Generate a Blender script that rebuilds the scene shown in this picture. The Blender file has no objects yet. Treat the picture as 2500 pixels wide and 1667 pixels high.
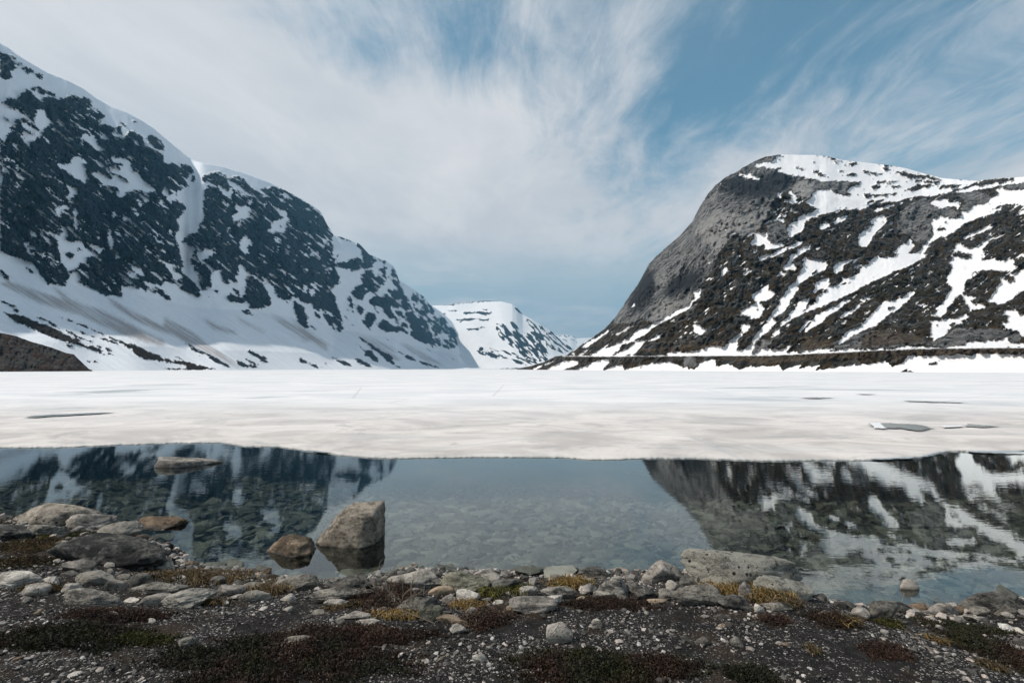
import bpy, math, random
import numpy as np
from math import radians, sin, cos, pi
rng = np.random.default_rng(7)
random.seed(7)
SC = bpy.context.scene
COL = SC.collection
# ------------------------------------------------------------------ camera
CAMZ = 2.1
PITCH = radians(3.05)
cd = bpy.data.cameras.new("camera"); cam = bpy.data.objects.new("camera", cd); COL.objects.link(cam)
cd.lens = 18.0; cd.sensor_width = 36.0; cd.clip_start = 0.05; cd.clip_end = 60000
cam.location = (0, 0, CAMZ); cam.rotation_euler = (radians(90) + PITCH, 0, 0)
SC.camera = cam
# ------------------------------------------------------------------ node helpers
def N(nt, t, x=None, **kw):
    n = nt.nodes.new(t)
    for k, v in kw.items():
        if k.startswith('i_'):
            n.inputs[k[2:].replace('_', ' ')].default_value = v
        else:
            setattr(n, k, v)
    return n
def LK(nt, a, b): nt.links.new(a, b)
def val(nt, x, sock):
    if hasattr(x, 'is_output') or isinstance(x, bpy.types.NodeSocket): nt.links.new(x, sock)
    else: sock.default_value = x
def MATH(nt, op, a, b=None, c=None, clamp=False):
    n = nt.nodes.new('ShaderNodeMath'); n.operation = op; n.use_clamp = clamp
    val(nt, a, n.inputs[0])
    if b is not None: val(nt, b, n.inputs[1])
    if c is not None: val(nt, c, n.inputs[2])
    return n.outputs[0]
def SMOOTH(nt, v, a, b, lo=0.0, hi=1.0):
    n = nt.nodes.new('ShaderNodeMapRange'); n.interpolation_type = 'SMOOTHSTEP'
    val(nt, v, n.inputs[0]); n.inputs[1].default_value = a; n.inputs[2].default_value = b
    n.inputs[3].default_value = lo; n.inputs[4].default_value = hi
    return n.outputs[0]
def RAMP(nt, v, a, b, lo=0.0, hi=1.0):
    n = nt.nodes.new('ShaderNodeMapRange')
    val(nt, v, n.inputs[0]); n.inputs[1].default_value = a; n.inputs[2].default_value = b
    n.inputs[3].default_value = lo; n.inputs[4].default_value = hi
    return n.outputs[0]
def MIX(nt, f, a, b, blend='MIX'):
    n = nt.nodes.new('ShaderNodeMix'); n.data_type = 'RGBA'; n.blend_type = blend
    val(nt, f, n.inputs[0])
    for s, x in ((n.inputs[6], a), (n.inputs[7], b)):
        if isinstance(x, tuple): s.default_value = (x[0], x[1], x[2], 1)
        else: nt.links.new(x, s)
    return n.outputs[2]
def NOISE(nt, vec, scale, detail=4, rough=0.55, dist=0.0, color=False):
    n = nt.nodes.new('ShaderNodeTexNoise'); n.inputs['Scale'].default_value = scale
    n.inputs['Detail'].default_value = detail; n.inputs['Roughness'].default_value = rough
    n.inputs['Distortion'].default_value = dist
    if vec is not None: nt.links.new(vec, n.inputs['Vector'])
    return n.outputs['Color' if color else 'Fac']
def MAPV(nt, vec, scale=(1, 1, 1), rot=(0, 0, 0), loc=(0, 0, 0)):
    n = nt.nodes.new('ShaderNodeMapping'); n.inputs['Scale'].default_value = scale
    n.inputs['Rotation'].default_value = rot; n.inputs['Location'].default_value = loc
    nt.links.new(vec, n.inputs['Vector']); return n.outputs[0]
def VORO(nt, vec, scale, out='Distance', feature='F1', rnd=1.0):
    n = nt.nodes.new('ShaderNodeTexVoronoi'); n.feature = feature
    n.inputs['Scale'].default_value = scale; n.inputs['Randomness'].default_value = rnd
    if vec is not None: nt.links.new(vec, n.inputs['Vector'])
    return n.outputs[out]
def BUMP(nt, h, strength, dist, normal=None):
    n = nt.nodes.new('ShaderNodeBump'); n.inputs['Strength'].default_value = strength
    n.inputs['Distance'].default_value = dist; nt.links.new(h, n.inputs['Height'])
    if normal is not None: nt.links.new(normal, n.inputs['Normal'])
    return n.outputs[0]
def MAT(name):
    m = bpy.data.materials.new(name); m.use_nodes = True; nt = m.node_tree; nt.nodes.clear()
    out = nt.nodes.new('ShaderNodeOutputMaterial'); return m, nt, out
def PRIN(nt, out, col, rough=0.9, normal=None, spec=0.3):
    p = nt.nodes.new('ShaderNodeBsdfPrincipled')
    val(nt, (col + (1,)) if isinstance(col, tuple) else col, p.inputs['Base Color'])
    val(nt, rough, p.inputs['Roughness']); p.inputs['Specular IOR Level'].default_value = spec
    if normal is not None: nt.links.new(normal, p.inputs['Normal'])
    nt.links.new(p.outputs[0], out.inputs['Surface']); return p
# ------------------------------------------------------------------ world: blue sky and streaked cirrus
SUN_AZ = radians(-98)      # from +Y towards -X
SUN_EL = radians(50)
W = bpy.data.worlds.new("World"); SC.world = W; W.use_nodes = True
nt = W.node_tree; nt.nodes.clear()
wo = N(nt, 'ShaderNodeOutputWorld')
sky = N(nt, 'ShaderNodeTexSky', sky_type='NISHITA', sun_disc=False)
sky.sun_elevation = SUN_EL; sky.sun_rotation = SUN_AZ
sky.air_density = 1.0; sky.dust_density = 0.4; sky.ozone_density = 2.0; sky.altitude = 900
tc = N(nt, 'ShaderNodeTexCoord')
sx = N(nt, 'ShaderNodeSeparateXYZ'); LK(nt, tc.outputs['Generated'], sx.inputs[0])
zz = MATH(nt, 'ADD', MATH(nt, 'MAXIMUM', sx.outputs[2], 0.0), 0.035)
PX = MATH(nt, 'DIVIDE', sx.outputs[0], zz); PY = MATH(nt, 'DIVIDE', sx.outputs[1], zz)
cb = N(nt, 'ShaderNodeCombineXYZ'); LK(nt, PX, cb.inputs[0]); LK(nt, PY, cb.inputs[1])
cv = cb.outputs[0]
warp = NOISE(nt, MAPV(nt, cv, (0.9, 0.55, 1)), 1.0, 3, 0.5, 0, True)
wv = N(nt, 'ShaderNodeVectorMath', operation='MULTIPLY_ADD'); LK(nt, warp, wv.inputs[0]); wv.inputs[1].default_value = (0.85, 0.85, 0)
LK(nt, cv, wv.inputs[2]); cw = wv.outputs[0]
n_big = NOISE(nt, MAPV(nt, cw, (1.15, 0.38, 1), (0, 0, radians(-7)), (3.1, 1.7, 0)), 1.0, 3, 0.5)
n_str = NOISE(nt, MAPV(nt, cw, (2.6, 0.5, 1), (0, 0, radians(-9)), (0.4, 5.2, 0)), 1.6, 7, 0.62)
n_fine = NOISE(nt, MAPV(nt, cw, (1.9, 1.0, 1), (0, 0, radians(-24)), (7.4, 2.2, 0)), 2.6, 8, 0.68)
dens = MATH(nt, 'ADD', MATH(nt, 'MULTIPLY', n_big, 0.75), MATH(nt, 'MULTIPLY', n_str, 0.95))
dens = MATH(nt, 'ADD', dens, MATH(nt, 'MULTIPLY', n_fine, 0.75))
# a real gap between two cirrus bands, and a thinner place between the next two
def BAND(c, w, y0, y1, amp):
    dx = MATH(nt, 'ABSOLUTE', MATH(nt, 'SUBTRACT', PX, c))
    a = SMOOTH(nt, dx, 0.0, w, 1, 0)
    b = SMOOTH(nt, PY, y0, y1, 1, 0)
    return MATH(nt, 'MULTIPLY', MATH(nt, 'MULTIPLY', a, b), amp)
gap = BAND(0.78, 0.80, 1.2, 4.0, 0.50)
wide = MATH(nt, 'MULTIPLY', SMOOTH(nt, PX, 0.15, 0.8), 0.14)
dens = MATH(nt, 'SUBTRACT', dens, wide)
gap2 = BAND(1.75, 0.7, 2.2, 4.8, 0.42)
gap3 = BAND(-0.30, 0.9, 1.35, 2.05, 0.70)
bank = BAND(-0.75, 1.3, 6.0, 9.0, -0.30)
dens = MATH(nt, 'SUBTRACT', dens, gap); dens = MATH(nt, 'SUBTRACT', dens, gap2)
dens = MATH(nt, 'SUBTRACT', dens, gap3); dens = MATH(nt, 'SUBTRACT', dens, bank)
cl = SMOOTH(nt, dens, 0.52, 1.20)
cl = MATH(nt, 'MULTIPLY_ADD', cl, 0.84, 0.15)
low = SMOOTH(nt, sx.outputs[2], 0.10, 0.27)
low2 = SMOOTH(nt, NOISE(nt, MAPV(nt, tc.outputs['Generated'], (3, 3, 16)), 1.4, 5, 0.55), 0.50, 0.66, 0, 0.55)
cl = MATH(nt, 'MULTIPLY', cl, MATH(nt, 'MAXIMUM', low, MATH(nt, 'ADD', low2, 0.22)))
skyc = N(nt, 'ShaderNodeHueSaturation', i_Hue=0.468, i_Saturation=1.32, i_Value=1.08); LK(nt, sky.outputs[0], skyc.inputs['Color'])
hz = SMOOTH(nt, sx.outputs[2], 0.08, 0.42)
shade = NOISE(nt, MAPV(nt, cw, (1.0, 0.45, 1)), 1.2, 5, 0.6)
ccol = MIX(nt, SMOOTH(nt, shade, 0.3, 0.7), (0.60, 0.62, 0.655), (0.80, 0.785, 0.785))
SKY_ST = 0.1
b1 = N(nt, 'ShaderNodeBackground', i_Strength=SKY_ST); LK(nt, skyc.outputs[0], b1.inputs[0])
b0 = N(nt, 'ShaderNodeBackground', i_Strength=1.0); b0.inputs[0].default_value = (0.44, 0.55, 0.60, 1)
mh = N(nt, 'ShaderNodeMixShader'); LK(nt, hz, mh.inputs[0]); LK(nt, b0.outputs[0], mh.inputs[1]); LK(nt, b1.outputs[0], mh.inputs[2])
b2 = N(nt, 'ShaderNodeBackground', i_Strength=1.0); LK(nt, ccol, b2.inputs[0])
ms = N(nt, 'ShaderNodeMixShader'); LK(nt, cl, ms.inputs[0]); LK(nt, mh.outputs[0], ms.inputs[1]); LK(nt, b2.outputs[0], ms.inputs[2])
LK(nt, ms.outputs[0], wo.inputs[0])
# ------------------------------------------------------------------ sun
sl = bpy.data.lights.new("sun", 'SUN'); so = bpy.data.objects.new("sun", sl); COL.objects.link(so)
sl.energy = 3.5; sl.angle = radians(0.8); sl.color = (1.0, 0.93, 0.84)
so.rotation_euler = (radians(90) - SUN_EL, 0, -SUN_AZ + pi)
so.location = (0, 0, 50)
_sd = (sin(SUN_AZ) * cos(SUN_EL), cos(SUN_AZ) * cos(SUN_EL), sin(SUN_EL))
import mathutils
so.rotation_euler = mathutils.Vector(_sd).to_track_quat('Z', 'Y').to_euler()
SC.view_settings.view_transform = 'Standard'; SC.view_settings.look = 'None'
SC.view_settings.exposure = 0.09; SC.view_settings.gamma = 1.0; SC.view_settings.use_curve_mapping = False
SC.render.engine = 'CYCLES'
try:
    SC.cycles.use_denoising = True; SC.cycles.denoiser = 'OPENIMAGEDENOISE'
except Exception: pass
SC.cycles.max_bounces = 8; SC.cycles.diffuse_bounces = 3; SC.cycles.glossy_bounces = 3
SC.cycles.transparent_max_bounces = 8; SC.cycles.volume_bounces = 0; SC.cycles.caustics_reflective = False
SC.cycles.caustics_refractive = False
# ------------------------------------------------------------------ maths helpers
def ray(px, py):
    a = (np.asarray(px, float) - 1250) / 1250; v = (833.5 - np.asarray(py, float)) / 1250
    dy = cos(PITCH) - v * sin(PITCH); dz = sin(PITCH) + v * cos(PITCH)
    return a / dy, dz / dy
def at(px, py, D):
    rx, rz = ray(px, py); return rx * D, D + 0 * rx, CAMZ + rz * D
def y_of(z, D):
    k = (z - CAMZ) / D; v = (k * cos(PITCH) - sin(PITCH)) / (cos(PITCH) + k * sin(PITCH)); return 833.5 - 1250 * v
_perm = np.random.default_rng(3).permutation(512).astype(np.int64)
_perm = np.concatenate([_perm, _perm])
def _h(i): return _perm[i & 511]
_g2 = np.stack([np.cos(np.arange(512) * 2.399), np.sin(np.arange(512) * 2.399)], 1)
_r = np.random.default_rng(4).normal(size=(512, 3)); _g3 = _r / np.linalg.norm(_r, axis=1)[:, None]
def pn2(x, y):
    xi = np.floor(x).astype(np.int64); yi = np.floor(y).astype(np.int64); xf = x - xi; yf = y - yi
    u = xf * xf * xf * (xf * (xf * 6 - 15) + 10); v = yf * yf * yf * (yf * (yf * 6 - 15) + 10)
    def g(a, b, dx, dy):
        q = _g2[_h(_h(a) + (b & 511))]; return q[..., 0] * dx + q[..., 1] * dy
    n00 = g(xi, yi, xf, yf); n10 = g(xi + 1, yi, xf - 1, yf); n01 = g(xi, yi + 1, xf, yf - 1); n11 = g(xi + 1, yi + 1, xf - 1, yf - 1)
    return 1.5 * ((n00 * (1 - u) + n10 * u) * (1 - v) + (n01 * (1 - u) + n11 * u) * v)
def fbm2(x, y, o=5, g=0.5, lac=2.03):
    s = 0; a = 1; t = 0
    for i in range(o):
        s = s + a * pn2(x + 17.3 * i, y - 9.1 * i); t += a; a *= g; x = x * lac; y = y * lac
    return s / t
def pn3(p):
    i = np.floor(p).astype(np.int64); f = p - i; w = f * f * f * (f * (f * 6 - 15) + 10); s = 0
    for a in (0, 1):
        for b in (0, 1):
            for c in (0, 1):
                q = _g3[_h(_h(_h(i[:, 0] + a) + ((i[:, 1] + b) & 511)) + ((i[:, 2] + c) & 511))]
                d = q[:, 0] * (f[:, 0] - a) + q[:, 1] * (f[:, 1] - b) + q[:, 2] * (f[:, 2] - c)
                s = s + d * (w[:, 0] if a else 1 - w[:, 0]) * (w[:, 1] if b else 1 - w[:, 1]) * (w[:, 2] if c else 1 - w[:, 2])
    return s * 1.5
def fbm3(p, o=4, g=0.5):
    s = 0; a = 1; t = 0
    for i in range(o):
        s = s + a * pn3(p + 13.7 * i); t += a; a *= g; p = p * 2.03
    return s / t
def sst(x, a, b):
    t = np.clip((x - a) / (b - a), 0, 1); return t * t * (3 - 2 * t)
def mesh_obj(name, V, F, mat=None, parent=None, smooth=True, attrs=None, nside=None):
    me = bpy.data.meshes.new(name)
    V = np.asarray(V, np.float32); F = np.asarray(F, np.int32)
    k = F.shape[1]
    me.vertices.add(len(V)); me.vertices.foreach_set('co', V.ravel())
    me.loops.add(F.size); me.loops.foreach_set('vertex_index', F.ravel())
    me.polygons.add(len(F)); me.polygons.foreach_set('loop_start', np.arange(0, F.size, k, dtype=np.int32))
    try: me.polygons.foreach_set('loop_total', np.full(len(F), k, np.int32))
    except Exception: pass
    me.update(calc_edges=True)
    me.polygons.foreach_set('use_smooth', np.full(len(F), smooth, bool))
    for an, arr in (attrs or {}).items():
        at_ = me.attributes.new(an, 'FLOAT_COLOR', 'POINT'); at_.data.foreach_set('color', np.asarray(arr, np.float32).ravel())
    if mat: me.materials.append(mat)
    o = bpy.data.objects.new(name, me); COL.objects.link(o)
    if parent: o.parent = parent
    return o
def grid_faces(nr, nc):
    a = (np.arange(nr - 1)[:, None] * nc + np.arange(nc - 1)[None, :]).ravel()
    return np.stack([a, a + 1, a + nc + 1, a + nc], 1)
def tag(o, label=None, cat=None, group=None, kind=None):
    if label: o['label'] = label
    if cat: o['category'] = cat
    if group: o['group'] = group
    if kind: o['kind'] = kind
    return o
# ------------------------------------------------------------------ where snow lies and rock shows on the slopes
CROP = {'A': (0, 100, 5.2275), 'B': (0, 400, 5.2275), 'C': (0, 650, 5.2275), 'D': (400, 400, 5.2275), 'E': (400, 650, 5.2275),
        'F': (750, 550, 5.2275), 'G': (780, 700, 6.534), 'H': (1050, 700, 5.2275),
        'P': (1700, 360, 5.2275), 'Q': (2100, 360, 5.2275), 'R': (1400, 600, 5.2275), 'S': (1700, 620, 5.2275),
        'T': (2100, 620, 5.2275), 'U': (1300, 800, 5.88), 'Z': (0, 0, 1.0), 'V': (1500, 400, 5.2275)}
def parse(txt):
    out = []
    for ln in txt.strip().splitlines():
        ln = ln.strip()
        if not ln: continue
        t = ln.split(); op = t[0]; pts = []; c = None
        for w in t[1:]:
            if w[1:2] == ':': c = CROP[w[0]]; w = w[2:]
            if not w: continue
            x, y = w.split(','); pts.append((c[0] + float(x) / c[2], c[1] + float(y) / c[2]))
        out.append((op, np.array(pts)))
    return out
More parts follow.
